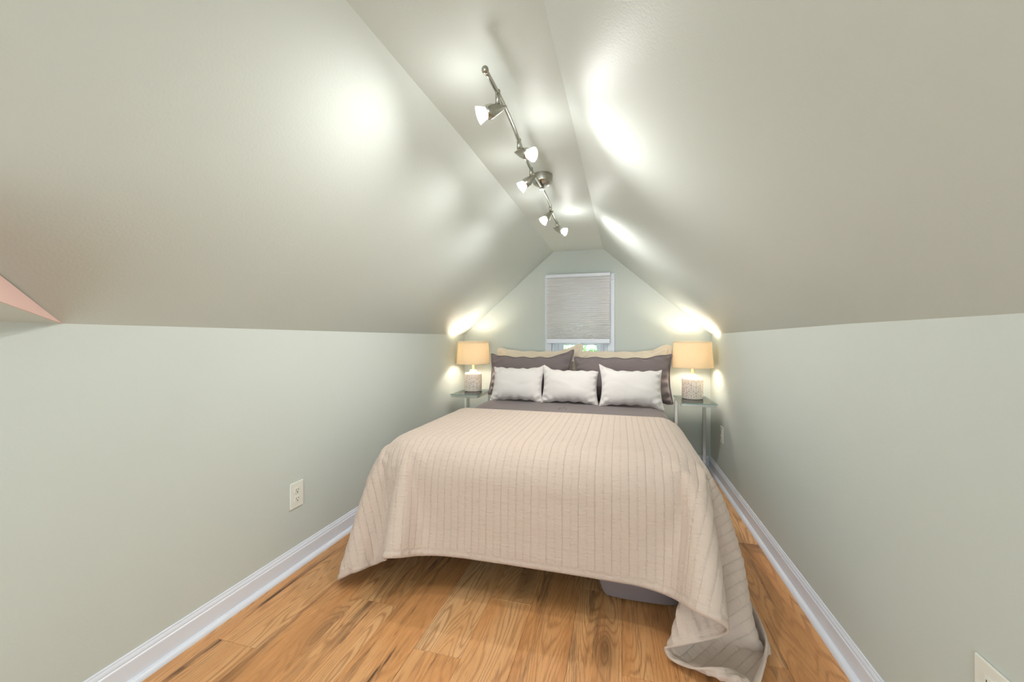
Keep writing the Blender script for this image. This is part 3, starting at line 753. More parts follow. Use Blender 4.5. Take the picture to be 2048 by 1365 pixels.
    -1208, 1872, 14, -1187, 1853, 23, -1182, 1833, 45, -1180, 1812, 68, -1178, 1791, 91, -1174, 1771, 113, -1166, 1751, 136, -1158, 1732, 159, -1150, 1712, 181, -1146, 1692, 204, -1147, 1672, 228, -1155, 1656, 253, -1167, 1642, 278, -1177, 1628, 303, -1175, 1609, 328, -1154, 1597, 347, -1126, 1604, 358, -1100, 1619, 366, -1073, 1630, 374, -1045, 1625, 387, -1019, 1616, 400, -995, 1603, 414, -977, 1582, 429, -958, 1563, 444, -928, 1565, 448, -911, 1589, 439, -885, 1605, 435, -854, 1605, 435, -823, 1604, 435, -793, 1604, 435, -762, 1604, 435, -731, 1604, 435, -700, 1605, 435, -669, 1605, 435, -638, 1605, 435, -607, 1605, 435, -576, 1605, 435, -545, 1605, 435, -515, 1605, 435, -484, 1605, 435, -453, 1605, 435, -422, 1604, 435, -391, 1605, 435, -360, 1604, 435, -329, 1604, 435, -298, 1604, 435, -267, 1605, 435, -236, 1605, 435, -205, 1605, 435, -175, 1605, 435, -144, 1605, 435, -113, 1605, 435, -82, 1605, 435, -51, 1605, 435, -20, 1605, 435, 11, 1605, 435, 42, 1605, 435, 72, 1605, 435, 103, 1604, 435, 134, 1604, 435, 165, 1605, 434, 196, 1609, 434, 226, 1605, 434, 244, 1581, 442, 256, 1554, 451, 281, 1536, 454, 309, 1538, 441, 318, 1555, 417, 302, 1568, 394, 280, 1577, 374, 261, 1587, 352, 251, 1602, 327, 254, 1614, 298, 263, 1621, 270, 275, 1624, 241, 289, 1625, 214, 304, 1622, 187, 322, 1613, 163, 340, 1599, 143, 357, 1583, 123, 376, 1570, 101, 394, 1559, 79, 413, 1550, 56, 433, 1543, 33, 455, 1546, 13, 478, 1526, 15, 490, 1517, 41, 482, 1516, 71,
    -1193, 1895, 20, -1184, 1874, 41, -1181, 1853, 64, -1180, 1833, 87, -1179, 1812, 109, -1176, 1791, 132, -1172, 1771, 155, -1165, 1751, 178, -1156, 1732, 200, -1147, 1713, 223, -1140, 1693, 245, -1141, 1673, 269, -1149, 1657, 294, -1162, 1645, 319, -1172, 1631, 345, -1163, 1613, 368, -1136, 1609, 383, -1109, 1621, 392, -1082, 1634, 401, -1054, 1632, 412, -1029, 1621, 426, -1003, 1612, 439, -981, 1596, 453, -962, 1576, 468, -932, 1577, 473, -915, 1601, 464, -885, 1607, 463, -854, 1606, 463, -823, 1605, 463, -792, 1605, 463, -762, 1606, 463, -731, 1606, 463, -700, 1607, 463, -669, 1607, 463, -638, 1607, 463, -607, 1607, 463, -576, 1607, 463, -545, 1606, 463, -515, 1606, 463, -484, 1606, 463, -453, 1606, 463, -422, 1606, 463, -391, 1606, 463, -360, 1606, 463, -329, 1606, 463, -298, 1606, 463, -267, 1606, 463, -236, 1606, 463, -205, 1606, 463, -175, 1606, 463, -144, 1606, 463, -113, 1606, 463, -82, 1606, 463, -51, 1607, 463, -20, 1607, 463, 11, 1607, 463, 42, 1607, 463, 72, 1607, 463, 103, 1606, 463, 134, 1606, 463, 165, 1607, 462, 196, 1610, 462, 226, 1613, 460, 245, 1590, 468, 260, 1565, 477, 289, 1553, 475, 314, 1560, 458, 313, 1577, 433, 293, 1587, 412, 273, 1597, 391, 261, 1612, 366, 264, 1624, 338, 272, 1632, 309, 284, 1636, 281, 297, 1638, 253, 311, 1638, 225, 327, 1633, 199, 345, 1619, 178, 362, 1602, 159, 379, 1585, 140, 397, 1571, 119, 415, 1558, 97, 433, 1546, 75, 453, 1542, 54, 475, 1544, 31, 496, 1546, 13, 497, 1543, 42, 488, 1543, 71,
    -1218, 1894, 31, -1204, 1885, 57, -1192, 1871, 82, -1183, 1853, 105, -1179, 1833, 128, -1177, 1812, 151, -1173, 1792, 174, -1170, 1771, 197, -1163, 1751, 219, -1154, 1732, 242, -1144, 1713, 264, -1135, 1694, 286, -1134, 1674, 310, -1143, 1659, 335, -1157, 1649, 361, -1164, 1634, 387, -1146, 1620, 407, -1118, 1624, 419, -1092, 1637, 427, -1063, 1639, 438, -1039, 1625, 452, -1013, 1617, 465, -986, 1608, 477, -966, 1591, 492, -936, 1589, 498, -915, 1610, 491, -885, 1610, 491, -854, 1609, 491, -823, 1609, 491, -792, 1610, 491, -762, 1610, 491, -731, 1610, 491, -700, 1610, 491, -669, 1610, 491, -638, 1610, 491, -607, 1610, 491, -576, 1610, 491, -546, 1610, 491, -515, 1610, 491, -484, 1610, 491, -453, 1610, 491, -422, 1610, 491, -391, 1610, 491, -360, 1610, 491, -329, 1610, 491, -298, 1610, 491, -267, 1610, 491, -236, 1610, 491, -205, 1610, 491, -175, 1610, 491, -144, 1610, 491, -113, 1610, 491, -82, 1610, 491, -51, 1610, 491, -20, 1610, 491, 11, 1610, 491, 42, 1610, 491, 73, 1610, 491, 103, 1610, 490, 134, 1610, 490, 165, 1610, 490, 196, 1613, 489, 226, 1621, 487, 244, 1598, 495, 266, 1577, 501, 295, 1573, 494, 317, 1582, 474, 307, 1598, 449, 286, 1608, 429, 272, 1621, 405, 274, 1634, 377, 283, 1641, 349, 294, 1646, 320, 306, 1650, 292, 319, 1651, 264, 333, 1650, 237, 350, 1642, 212, 367, 1626, 193, 385, 1607, 175, 402, 1593, 154, 420, 1581, 132, 437, 1572, 108, 451, 1567, 81, 459, 1568, 51, 460, 1566, 21, 489, 1572, 14, 496, 1571, 43, 491, 1572, 72,
    -1232, 1870, 34, -1227, 1870, 64, -1217, 1868, 93, -1205, 1862, 121, -1192, 1849, 146, -1182, 1832, 170, -1176, 1812, 193, -1172, 1792, 215, -1168, 1771, 238, -1160, 1751, 260, -1153, 1732, 283, -1142, 1713, 305, -1131, 1695, 328, -1127, 1675, 351, -1138, 1662, 377, -1154, 1655, 402, -1153, 1638, 428, -1128, 1630, 444, -1100, 1639, 454, -1073, 1646, 463, -1049, 1632, 477, -1022, 1624, 490, -995, 1618, 502, -970, 1606, 516, -940, 1604, 522, -915, 1618, 517, -884, 1618, 518, -854, 1616, 518, -823, 1617, 517, -792, 1618, 517, -762, 1618, 517, -731, 1618, 517, -700, 1618, 518, -669, 1618, 518, -638, 1618, 518, -607, 1618, 518, -577, 1618, 518, -546, 1618, 518, -515, 1618, 518, -484, 1618, 518, -453, 1618, 518, -422, 1618, 518, -391, 1618, 518, -360, 1618, 518, -329, 1619, 518, -298, 1619, 518, -267, 1619, 518, -236, 1619, 518, -205, 1619, 518, -175, 1619, 518, -144, 1618, 518, -113, 1618, 518, -82, 1618, 518, -51, 1618, 518, -20, 1618, 518, 11, 1618, 518, 42, 1618, 518, 73, 1618, 518, 103, 1618, 517, 134, 1618, 517, 165, 1619, 517, 196, 1621, 516, 226, 1629, 513, 244, 1607, 522, 272, 1594, 523, 301, 1595, 512, 318, 1606, 489, 300, 1618, 467, 283, 1631, 445, 284, 1643, 417, 294, 1649, 388, 304, 1656, 359, 315, 1660, 331, 328, 1661, 303, 342, 1661, 276, 356, 1661, 248, 373, 1652, 224, 390, 1633, 207, 408, 1617, 187, 425, 1607, 163, 440, 1600, 137, 450, 1597, 108, 451, 1595, 77, 444, 1591, 47, 452, 1592, 18, 482, 1599, 14, 493, 1599, 41, 493, 1600, 72,
    -1230, 1842, 34, -1230, 1842, 65, -1229, 1843, 96, -1225, 1844, 126, -1217, 1843, 156, -1205, 1838, 184, -1192, 1826, 210, -1182, 1810, 234, -1173, 1791, 257, -1166, 1771, 279, -1158, 1751, 302, -1151, 1732, 324, -1140, 1713, 347, -1128, 1696, 369, -1120, 1677, 392, -1135, 1669, 418, -1149, 1660, 444, -1136, 1645, 467, -1109, 1642, 480, -1082, 1653, 489, -1056, 1643, 503, -1030, 1634, 516, -1001, 1630, 527, -973, 1623, 538, -944, 1621, 545, -915, 1631, 542, -885, 1628, 544, -854, 1629, 543, -823, 1630, 542, -793, 1631, 542, -762, 1631, 542, -731, 1631, 543, -700, 1631, 543, -669, 1631, 542, -639, 1631, 542, -608, 1632, 542, -577, 1632, 543, -546, 1632, 543, -515, 1632, 543, -484, 1632, 543, -453, 1632, 543, -422, 1632, 543, -391, 1632, 543, -360, 1632, 543, -329, 1632, 543, -298, 1632, 543, -267, 1632, 543, -236, 1632, 543, -205, 1632, 543, -174, 1632, 543, -144, 1632, 543, -113, 1632, 543, -82, 1631, 543, -51, 1631, 543, -20, 1631, 543, 11, 1631, 543, 42, 1631, 543, 73, 1631, 543, 103, 1631, 543, 134, 1631, 542, 165, 1631, 542, 196, 1634, 541, 226, 1640, 539, 248, 1620, 546, 278, 1615, 541, 305, 1618, 527, 319, 1630, 502, 298, 1641, 483, 294, 1653, 455, 303, 1661, 427, 313, 1668, 398, 324, 1673, 370, 337, 1672, 342, 352, 1669, 315, 366, 1669, 288, 380, 1670, 260, 397, 1661, 236, 414, 1643, 218, 430, 1633, 194, 443, 1628, 166, 451, 1626, 136, 452, 1624, 106, 445, 1622, 76, 436, 1618, 46, 446, 1620, 17, 476, 1626, 14, 492, 1627, 40, 495, 1628, 71,
    -1219, 1816, 34, -1221, 1816, 65, -1222, 1816, 96, -1223, 1816, 127, -1224, 1816, 157, -1223, 1817, 188, -1217, 1817, 219, -1206, 1812, 247, -1194, 1801, 273, -1182, 1785, 297, -1172, 1767, 321, -1162, 1749, 343, -1153, 1729, 365, -1145, 1709, 387, -1140, 1687, 408, -1121, 1688, 433, -1136, 1681, 458, -1139, 1666, 485, -1116, 1657, 503, -1089, 1654, 516, -1061, 1657, 526, -1035, 1648, 540, -1006, 1646, 550, -976, 1643, 558, -946, 1642, 563, -916, 1642, 568, -885, 1645, 566, -855, 1648, 564, -824, 1648, 564, -793, 1648, 564, -762, 1648, 564, -731, 1648, 564, -701, 1649, 564, -670, 1649, 564, -639, 1649, 564, -608, 1649, 564, -577, 1649, 564, -546, 1649, 564, -515, 1649, 564, -484, 1649, 564, -453, 1649, 564, -422, 1649, 565, -391, 1649, 565, -360, 1649, 565, -329, 1649, 565, -298, 1649, 565, -267, 1649, 565, -236, 1649, 565, -205, 1649, 565, -174, 1649, 565, -144, 1649, 565, -113, 1649, 565, -82, 1648, 565, -51, 1648, 565, -20, 1648, 565, 11, 1648, 565, 42, 1648, 565, 73, 1648, 565, 103, 1648, 565, 134, 1648, 564, 165, 1648, 565, 196, 1647, 566, 226, 1651, 564, 253, 1638, 567, 281, 1640, 554, 309, 1642, 542, 321, 1654, 516, 302, 1666, 495, 312, 1672, 466, 322, 1679, 438, 333, 1684, 409, 347, 1683, 382, 362, 1679, 355, 376, 1675, 328, 390, 1674, 301, 404, 1677, 273, 420, 1666, 250, 437, 1657, 225, 447, 1655, 196, 451, 1654, 166, 451, 1654, 135, 445, 1651, 105, 435, 1648, 76, 428, 1645, 46, 440, 1647, 17, 471, 1653, 15, 489, 1655, 40, 496, 1656, 70,
    -1207, 1791, 34, -1208, 1791, 65, -1210, 1790, 96, -1212, 1790, 127, -1215, 1790, 158, -1219, 1789, 188, -1221, 1790, 219, -1223, 1790, 250, -1219, 1789, 280, -1208, 1782, 308, -1196, 1770, 334, -1186, 1753, 357, -1176, 1734, 380, -1170, 1711, 399, -1159, 1698, 425, -1138, 1704, 446, -1123, 1699, 473, -1134, 1690, 499, -1121, 1676, 523, -1092, 1676, 533, -1066, 1671, 549, -1038, 1668, 561, -1009, 1665, 571, -979, 1663, 578, -948, 1664, 581, -917, 1665, 584, -886, 1667, 583, -855, 1668, 583, -825, 1669, 583, -794, 1669, 583, -763, 1669, 583, -732, 1669, 583, -701, 1669, 583, -670, 1669, 583, -639, 1670, 583, -608, 1670, 583, -577, 1670, 583, -546, 1670, 583, -515, 1670, 583, -484, 1670, 583, -453, 1670, 584, -422, 1670, 584, -391, 1670, 584, -360, 1670, 584, -329, 1669, 584, -298, 1669, 584, -267, 1669, 584, -236, 1669, 584, -205, 1669, 584, -174, 1669, 584, -143, 1669, 584, -113, 1669, 584, -82, 1669, 584, -51, 1669, 584, -20, 1669, 584, 11, 1669, 584, 42, 1669, 584, 73, 1669, 584, 104, 1669, 583, 135, 1669, 583, 165, 1668, 584, 196, 1666, 586, 227, 1663, 589, 255, 1664, 576, 283, 1666, 565, 312, 1666, 555, 323, 1679, 529, 318, 1688, 502, 335, 1683, 477, 343, 1692, 449, 357, 1693, 421, 371, 1690, 394, 386, 1687, 367, 400, 1685, 340, 414, 1683, 313, 428, 1682, 285, 442, 1682, 258, 447, 1683, 227, 448, 1683, 196, 446, 1682, 165, 442, 1680, 135, 435, 1678, 105, 426, 1674, 75, 421, 1672, 45, 435, 1674, 17, 465, 1680, 16, 485, 1683, 40, 496, 1684, 69,
    -1203, 1763, 35, -1205, 1763, 65, -1208, 1763, 96, -1210, 1762, 127, -1213, 1762, 158, -1216, 1762, 189, -1219, 1762, 219, -1223, 1762, 250, -1225, 1762, 281, -1229, 1764, 311, -1217, 1752, 336, -1212, 1749, 366, -1203, 1727, 386, -1194, 1715, 413, -1179, 1712, 440, -1158, 1716, 462, -1140, 1717, 487, -1124, 1712, 513, -1124, 1698, 540, -1097, 1696, 552, -1068, 1695, 564, -1041, 1691, 578, -1012, 1687, 590, -981, 1687, 595, -950, 1687, 598, -918, 1690, 597, -887, 1691, 598, -856, 1691, 598, -825, 1692, 598, -794, 1692, 598, -763, 1692, 599, -732, 1692, 599, -701, 1693, 599, -670, 1693, 599, -639, 1693, 599, -608, 1693, 599, -577, 1693, 599, -546, 1693, 599, -515, 1693, 599, -484, 1693, 599, -453, 1693, 599, -422, 1693, 599, -391, 1693, 599, -360, 1693, 599, -329, 1693, 599, -298, 1693, 599, -267, 1693, 599, -236, 1693, 599, -205, 1693, 599, -174, 1693, 599, -143, 1693, 599, -112, 1693, 599, -81, 1693, 599, -51, 1693, 599, -20, 1693, 599, 11, 1693, 599, 42, 1693, 599, 73, 1693, 599, 104, 1693, 598, 135, 1692, 599, 166, 1692, 599, 197, 1691, 599, 227, 1690, 596, 256, 1691, 584, 285, 1692, 575, 315, 1692, 567, 319, 1704, 540, 338, 1700, 515, 354, 1699, 489, 367, 1701, 461, 380, 1702, 433, 393, 1702, 405, 406, 1703, 377, 418, 1705, 348, 428, 1706, 319, 436, 1709, 289, 440, 1710, 258, 441, 1710, 227, 439, 1709, 196, 436, 1708, 166, 431, 1706, 135, 424, 1703, 105, 417, 1701, 75, 414, 1699, 44, 429, 1702, 17, 460, 1708, 18, 482, 1710, 39, 496, 1712, 67,
    -1225, 1747, 33, -1228, 1747, 64, -1230, 1748, 95, -1234, 1748, 125, -1237, 1747, 156, -1239, 1747, 187, -1242, 1746, 217, -1245, 1745, 248, -1248, 1745, 278, -1249, 1744, 310, -1243, 1743, 340, -1239, 1741, 370, -1226, 1738, 398, -1211, 1735, 424, -1195, 1731, 451, -1178, 1729, 477, -1161, 1726, 502, -1144, 1723, 528, -1127, 1722, 553, -1099, 1720, 566, -1071, 1718, 580, -1044, 1715, 593, -1013, 1714, 602, -983, 1713, 608, -951, 1713, 609, -920, 1715, 609, -888, 1716, 610, -857, 1717, 610, -826, 1717, 610, -795, 1718, 610, -764, 1718, 610, -733, 1718, 610, -702, 1718, 610, -671, 1718, 610, -640, 1718, 610, -609, 1718, 610, -578, 1718, 610, -546, 1719, 610, -515, 1719, 610, -484, 1719, 610, -453, 1719, 610, -422, 1719, 610, -391, 1719, 610, -360, 1719, 610, -329, 1719, 610, -298, 1719, 610, -267, 1719, 610, -236, 1719, 610, -205, 1719, 610, -174, 1719, 610, -143, 1719, 610, -112, 1719, 610, -81, 1719, 610, -50, 1719, 610, -19, 1719, 610, 12, 1719, 610, 43, 1718, 610, 74, 1718, 610, 104, 1718, 610, 135, 1718, 610, 167, 1718, 610, 198, 1717, 608, 228, 1717, 603, 257, 1718, 593, 286, 1718, 583, 315, 1719, 572, 338, 1721, 551, 353, 1721, 524, 367, 1723, 497, 381, 1724, 469, 393, 1726, 440, 404, 1728, 411, 413, 1730, 381, 420, 1732, 351, 426, 1734, 321, 428, 1735, 290, 429, 1736, 259, 428, 1735, 228, 426, 1734, 197, 423, 1733, 166, 420, 1731, 135, 414, 1730, 105, 409, 1728, 74, 408, 1727, 44, 424, 1729, 17, 454, 1735, 20, 478, 1738, 40, 496, 1740, 64,
    -1236, 1773, 34, -1244, 1770, 63, -1249, 1769, 93, -1252, 1769, 124, -1254, 1769, 155, -1256, 1769, 186, -1256, 1770, 217, -1256, 1771, 248, -1255, 1772, 279, -1251, 1772, 310, -1245, 1771, 341, -1236, 1769, 371, -1225, 1766, 400, -1213, 1762, 429, -1199, 1759, 456, -1183, 1755, 483, -1165, 1753, 508, -1145, 1751, 532, -1122, 1749, 553, -1100, 1746, 574, -1073, 1744, 591, -1045, 1741, 603, -1015, 1741, 611, -983, 1740, 616, -952, 1741, 617, -920, 1742, 617, -889, 1743, 617, -858, 1744, 617, -826, 1744, 617, -795, 1745, 617, -764, 1745, 617, -733, 1745, 617, -702, 1745, 617, -671, 1745, 617, -640, 1746, 617, -609, 1746, 617, -578, 1746, 617, -547, 1746, 616, -515, 1746, 616, -484, 1746, 616, -453, 1746, 616, -422, 1746, 616, -391, 1746, 616, -360, 1746, 616, -329, 1746, 616, -298, 1746, 617, -267, 1746, 617, -236, 1746, 617, -205, 1746, 617, -174, 1746, 617, -143, 1746, 617, -112, 1746, 617, -81, 1746, 617, -50, 1746, 617, -19, 1746, 617, 12, 1746, 617, 43, 1746, 617, 74, 1745, 617, 105, 1745, 617, 136, 1745, 617, 167, 1745, 617, 198, 1745, 616, 229, 1745, 610, 259, 1745, 602, 288, 1746, 590, 314, 1747, 573, 335, 1748, 550, 353, 1749, 526, 369, 1750, 499, 383, 1752, 471, 394, 1753, 443, 403, 1755, 413, 408, 1757, 382, 412, 1759, 351, 414, 1760, 321, 415, 1760, 290, 415, 1760, 259, 414, 1759, 228, 412, 1759, 197, 411, 1758, 166, 408, 1757, 135, 405, 1756, 104, 402, 1755, 74, 402, 1754, 43, 419, 1756, 17, 448, 1762, 22, 473, 1765, 41, 496, 1767, 61,
    -1237, 1800, 35, -1250, 1797, 63, -1255, 1796, 93, -1256, 1796, 124, -1256, 1797, 155, -1255, 1797, 186, -1253, 1798, 217, -1249, 1798, 247, -1244, 1797, 278, -1238, 1796, 308, -1230, 1795, 339, -1222, 1793, 369, -1214, 1791, 399, -1205, 1789, 428, -1194, 1786, 457, -1181, 1783, 485, -1162, 1780, 510, -1142, 1778, 533, -1123, 1776, 558, -1100, 1774, 580, -1074, 1771, 597, -1045, 1770, 609, -1015, 1769, 617, -983, 1769, 619, -952, 1770, 619, -920, 1771, 619, -889, 1771, 619, -858, 1772, 619, -827, 1772, 619, -795, 1773, 619, -764, 1773, 619, -733, 1773, 619, -702, 1773, 619, -671, 1773, 619, -640, 1773, 619, -609, 1774, 619, -578, 1774, 619, -547, 1774, 619, -516, 1774, 619, -484, 1774, 619, -453, 1774, 619, -422, 1774, 619, -391, 1774, 619, -360, 1774, 619, -329, 1774, 619, -298, 1774, 619, -267, 1774, 619, -236, 1774, 619, -205, 1774, 619, -174, 1774, 619, -143, 1774, 619, -112, 1774, 619, -81, 1774, 619, -50, 1774, 619, -19, 1774, 619, 12, 1774, 619, 43, 1773, 619, 74, 1773, 619, 105, 1773, 619, 136, 1773, 619, 167, 1773, 619, 199, 1772, 618, 230, 1772, 616, 261, 1773, 607, 289, 1773, 594, 314, 1775, 576, 336, 1776, 554, 353, 1777, 528, 369, 1778, 501, 382, 1779, 473, 390, 1781, 444, 394, 1782, 413, 397, 1783, 382, 398, 1783, 351, 399, 1783, 320, 400, 1784, 289, 400, 1783, 258, 400, 1783, 228, 399, 1783, 197, 398, 1783, 166, 397, 1783, 135, 396, 1782, 104, 396, 1782, 73, 398, 1782, 42, 413, 1784, 15, 440, 1787, 30, 466, 1792, 46, 495, 1795, 57,
    -1252, 1824, 31, -1256, 1824, 62, -1256, 1824, 93, -1255, 1824, 123, -1252, 1824, 154, -1248, 1824, 185, -1242, 1824, 215, -1236, 1822, 246, -1229, 1821, 276, -1221, 1819, 306, -1213, 1817, 335, -1205, 1815, 365, -1197, 1813, 395, -1190, 1812, 425, -1183, 1811, 456, -1176, 1810, 486, -1163, 1808, 514, -1143, 1805, 538, -1124, 1804, 562, -1101, 1802, 584, -1074, 1800, 600, -1045, 1798, 612, -1015, 1798, 619, -982, 1798, 620, -951, 1798, 619, -920, 1799, 619, -889, 1799, 619, -858, 1800, 619, -827, 1800, 619, -796, 1801, 619, -764, 1801, 619, -733, 1801, 619, -702, 1801, 619, -671, 1801, 619, -640, 1801, 619, -609, 1802, 619, -578, 1802, 619, -547, 1802, 619, -516, 1802, 619, -484, 1802, 619, -453, 1802, 619, -422, 1802, 619, -391, 1802, 619, -360, 1802, 619, -329, 1802, 619, -298, 1802, 619, -267, 1802, 619, -236, 1802, 619, -205, 1802, 619, -174, 1802, 619, -143, 1802, 619, -112, 1802, 619, -81, 1802, 619, -50, 1802, 619, -19, 1802, 619, 12, 1802, 619, 43, 1802, 619, 74, 1801, 619, 105, 1801, 619, 136, 1801, 619, 167, 1801, 619, 199, 1801, 619, 230, 1801, 618, 261, 1801, 610, 289, 1801, 597, 315, 1802, 579, 337, 1804, 557, 354, 1805, 531, 369, 1806, 504, 378, 1807, 474, 381, 1807, 443, 383, 1808, 413, 384, 1808, 382, 385, 1808, 351, 386, 1808, 320, 387, 1809, 289, 388, 1809, 258, 389, 1809, 227, 389, 1809, 196, 390, 1809, 166, 390, 1810, 135, 391, 1810, 104, 392, 1810, 73, 395, 1810, 42, 409, 1811, 15, 440, 1813, 21, 466, 1818, 36, 496, 1821, 45,
    -1256, 1851, 30, -1256, 1852, 61, -1252, 1852, 92, -1248, 1851, 123, -1242, 1850, 153, -1235, 1849, 183, -1227, 1847, 213, -1220, 1845, 243, -1212, 1843, 273, -1204, 1840, 302, -1196, 1838, 332, -1188, 1836, 362, -1180, 1835, 392, -1172, 1834, 422, -1165, 1833, 452, -1162, 1833, 483, -1153, 1833, 513, -1145, 1833, 542, -1124, 1831, 565, -1100, 1830, 586, -1073, 1829, 602, -1044, 1828, 612, -1014, 1826, 619, -982, 1826, 619, -951, 1827, 620, -920, 1827, 619, -889, 1828, 619, -858, 1828, 619, -827, 1828, 619, -796, 1829, 619, -764, 1829, 619, -733, 1829, 619, -702, 1829, 619, -671, 1829, 619, -640, 1829, 619, -609, 1830, 619, -578, 1830, 619, -547, 1830, 619, -516, 1830, 619, -485, 1830, 619, -453, 1830, 619, -422, 1830, 619, -391, 1830, 619, -360, 1830, 619, -329, 1830, 619, -298, 1830, 619, -267, 1830, 619, -236, 1830, 619, -205, 1830, 619, -174, 1830, 619, -143, 1830, 619, -112, 1830, 619, -81, 1830, 619, -50, 1830, 619, -19, 1830, 619, 12, 1830, 619, 43, 1830, 619, 74, 1829, 619, 105, 1829, 619, 136, 1829, 619, 167, 1829, 619, 199, 1829, 619, 230, 1829, 617, 260, 1829, 610, 289, 1830, 598, 315, 1830, 581, 337, 1831, 558, 355, 1832, 533, 367, 1833, 505, 372, 1834, 474, 375, 1834, 443, 376, 1835, 412, 377, 1835, 382, 379, 1835, 351, 380, 1836, 320, 381, 1836, 289, 383, 1836, 258, 384, 1837, 227, 385, 1837, 196, 387, 1837, 166, 388, 1837, 135, 389, 1838, 104, 391, 1838, 73, 393, 1838, 42, 408, 1839, 15, 438, 1840, 14, 469, 1841, 21, 496, 1844, 29,
    -1253, 1879, 30, -1248, 1879, 60, -1241, 1877, 91, -1234, 1876, 121, -1227, 1874, 151, -1219, 1872, 180, -1211, 1869, 210, -1203, 1867, 240, -1196, 1865, 270, -1188, 1864, 300, -1182, 1862, 330, -1175, 1861, 360, -1170, 1861, 391, -1165, 1861, 421, -1164, 1861, 452, -1162, 1861, 483, -1155, 1861, 513, -1141, 1860, 541, -1122, 1859, 565, -1099, 1858, 586, -1073, 1856, 602, -1044, 1856, 613, -1013, 1855, 618, -982, 1855, 619, -951, 1855, 619, -920, 1855, 619, -889, 1856, 619, -858, 1856, 619, -827, 1856, 619, -796, 1857, 619, -764, 1857, 619, -733, 1857, 619, -702, 1857, 619, -671, 1857, 619, -640, 1857, 619, -609, 1858, 619, -578, 1858, 619, -547, 1858, 619, -516, 1858, 619, -485, 1858, 619, -453, 1858, 619, -422, 1858, 619, -391, 1858, 619, -360, 1858, 619, -329, 1858, 619, -298, 1858, 619, -267, 1858, 619, -236, 1858, 619, -205, 1858, 619, -174, 1858, 619, -143, 1858, 619, -112, 1858, 619, -81, 1858, 619, -50, 1858, 619, -19, 1858, 619, 12, 1858, 619, 43, 1858, 619, 74, 1857, 619, 105, 1857, 619, 136, 1857, 619, 167, 1857, 619, 198, 1857, 619, 230, 1857, 617, 260, 1857, 610, 289, 1858, 598, 314, 1859, 581, 336, 1859, 559, 354, 1860, 534, 366, 1861, 505, 372, 1862, 475, 375, 1862, 444, 376, 1863, 413, 377, 1863, 382, 379, 1863, 351, 380, 1864, 320, 381, 1864, 289, 383, 1864, 258, 384, 1865, 228, 385, 1865, 197, 387, 1865, 166, 388, 1865, 135, 389, 1866, 104, 391, 1866, 73, 392, 1866, 42, 406, 1867, 15, 437, 1868, 14, 468, 1868, 14, 496, 1869, 17,
    -1239, 1903, 28, -1233, 1902, 58, -1226, 1900, 88, -1218, 1898, 118, -1210, 1896, 148, -1203, 1894, 178, -1196, 1893, 208, -1189, 1891, 238, -1183, 1890, 268, -1178, 1889, 298, -1173, 1889, 329, -1169, 1889, 360, -1167, 1889, 391, -1165, 1889, 421, -1164, 1889, 452, -1162, 1889, 483, -1154, 1889, 513, -1140, 1888, 541, -1121, 1887, 566, -1099, 1886, 586, -1072, 1885, 602, -1043, 1884, 613, -1012, 1883, 618, -982, 1883, 619, -950, 1883, 619, -919, 1883, 619, -888, 1884, 619, -857, 1884, 619, -826, 1884, 619, -795, 1885, 619, -764, 1885, 619, -733, 1885, 619, -702, 1885, 619, -671, 1885, 619, -640, 1885, 619, -609, 1886, 619, -578, 1886, 619, -547, 1886, 619, -516, 1886, 619, -485, 1886, 619, -453, 1886, 619, -422, 1886, 619, -391, 1886, 619, -360, 1886, 619, -329, 1886, 619, -298, 1886, 619, -267, 1886, 619, -236, 1886, 619, -205, 1886, 619, -174, 1886, 619, -143, 1886, 619, -112, 1886, 619, -81, 1886, 619, -50, 1886, 619, -19, 1886, 619, 12, 1886, 619, 43, 1886, 619, 74, 1885, 619, 105, 1885, 619, 136, 1885, 619, 167, 1885, 619, 198, 1885, 619, 229, 1885, 617, 259, 1886, 611, 288, 1886, 599, 314, 1887, 581, 336, 1888, 559, 353, 1888, 534, 365, 1889, 505, 372, 1890, 475, 375, 1890, 444, 377, 1890, 413, 378, 1891, 382, 379, 1891, 351, 380, 1891, 320, 381, 1892, 290, 383, 1892, 259, 384, 1892, 228, 385, 1893, 197, 387, 1893, 166, 388, 1893, 135, 389, 1894, 104, 391, 1894, 73, 392, 1894, 43, 406, 1895, 15, 436, 1896, 14, 467, 1896, 14, 496, 1896, 14,
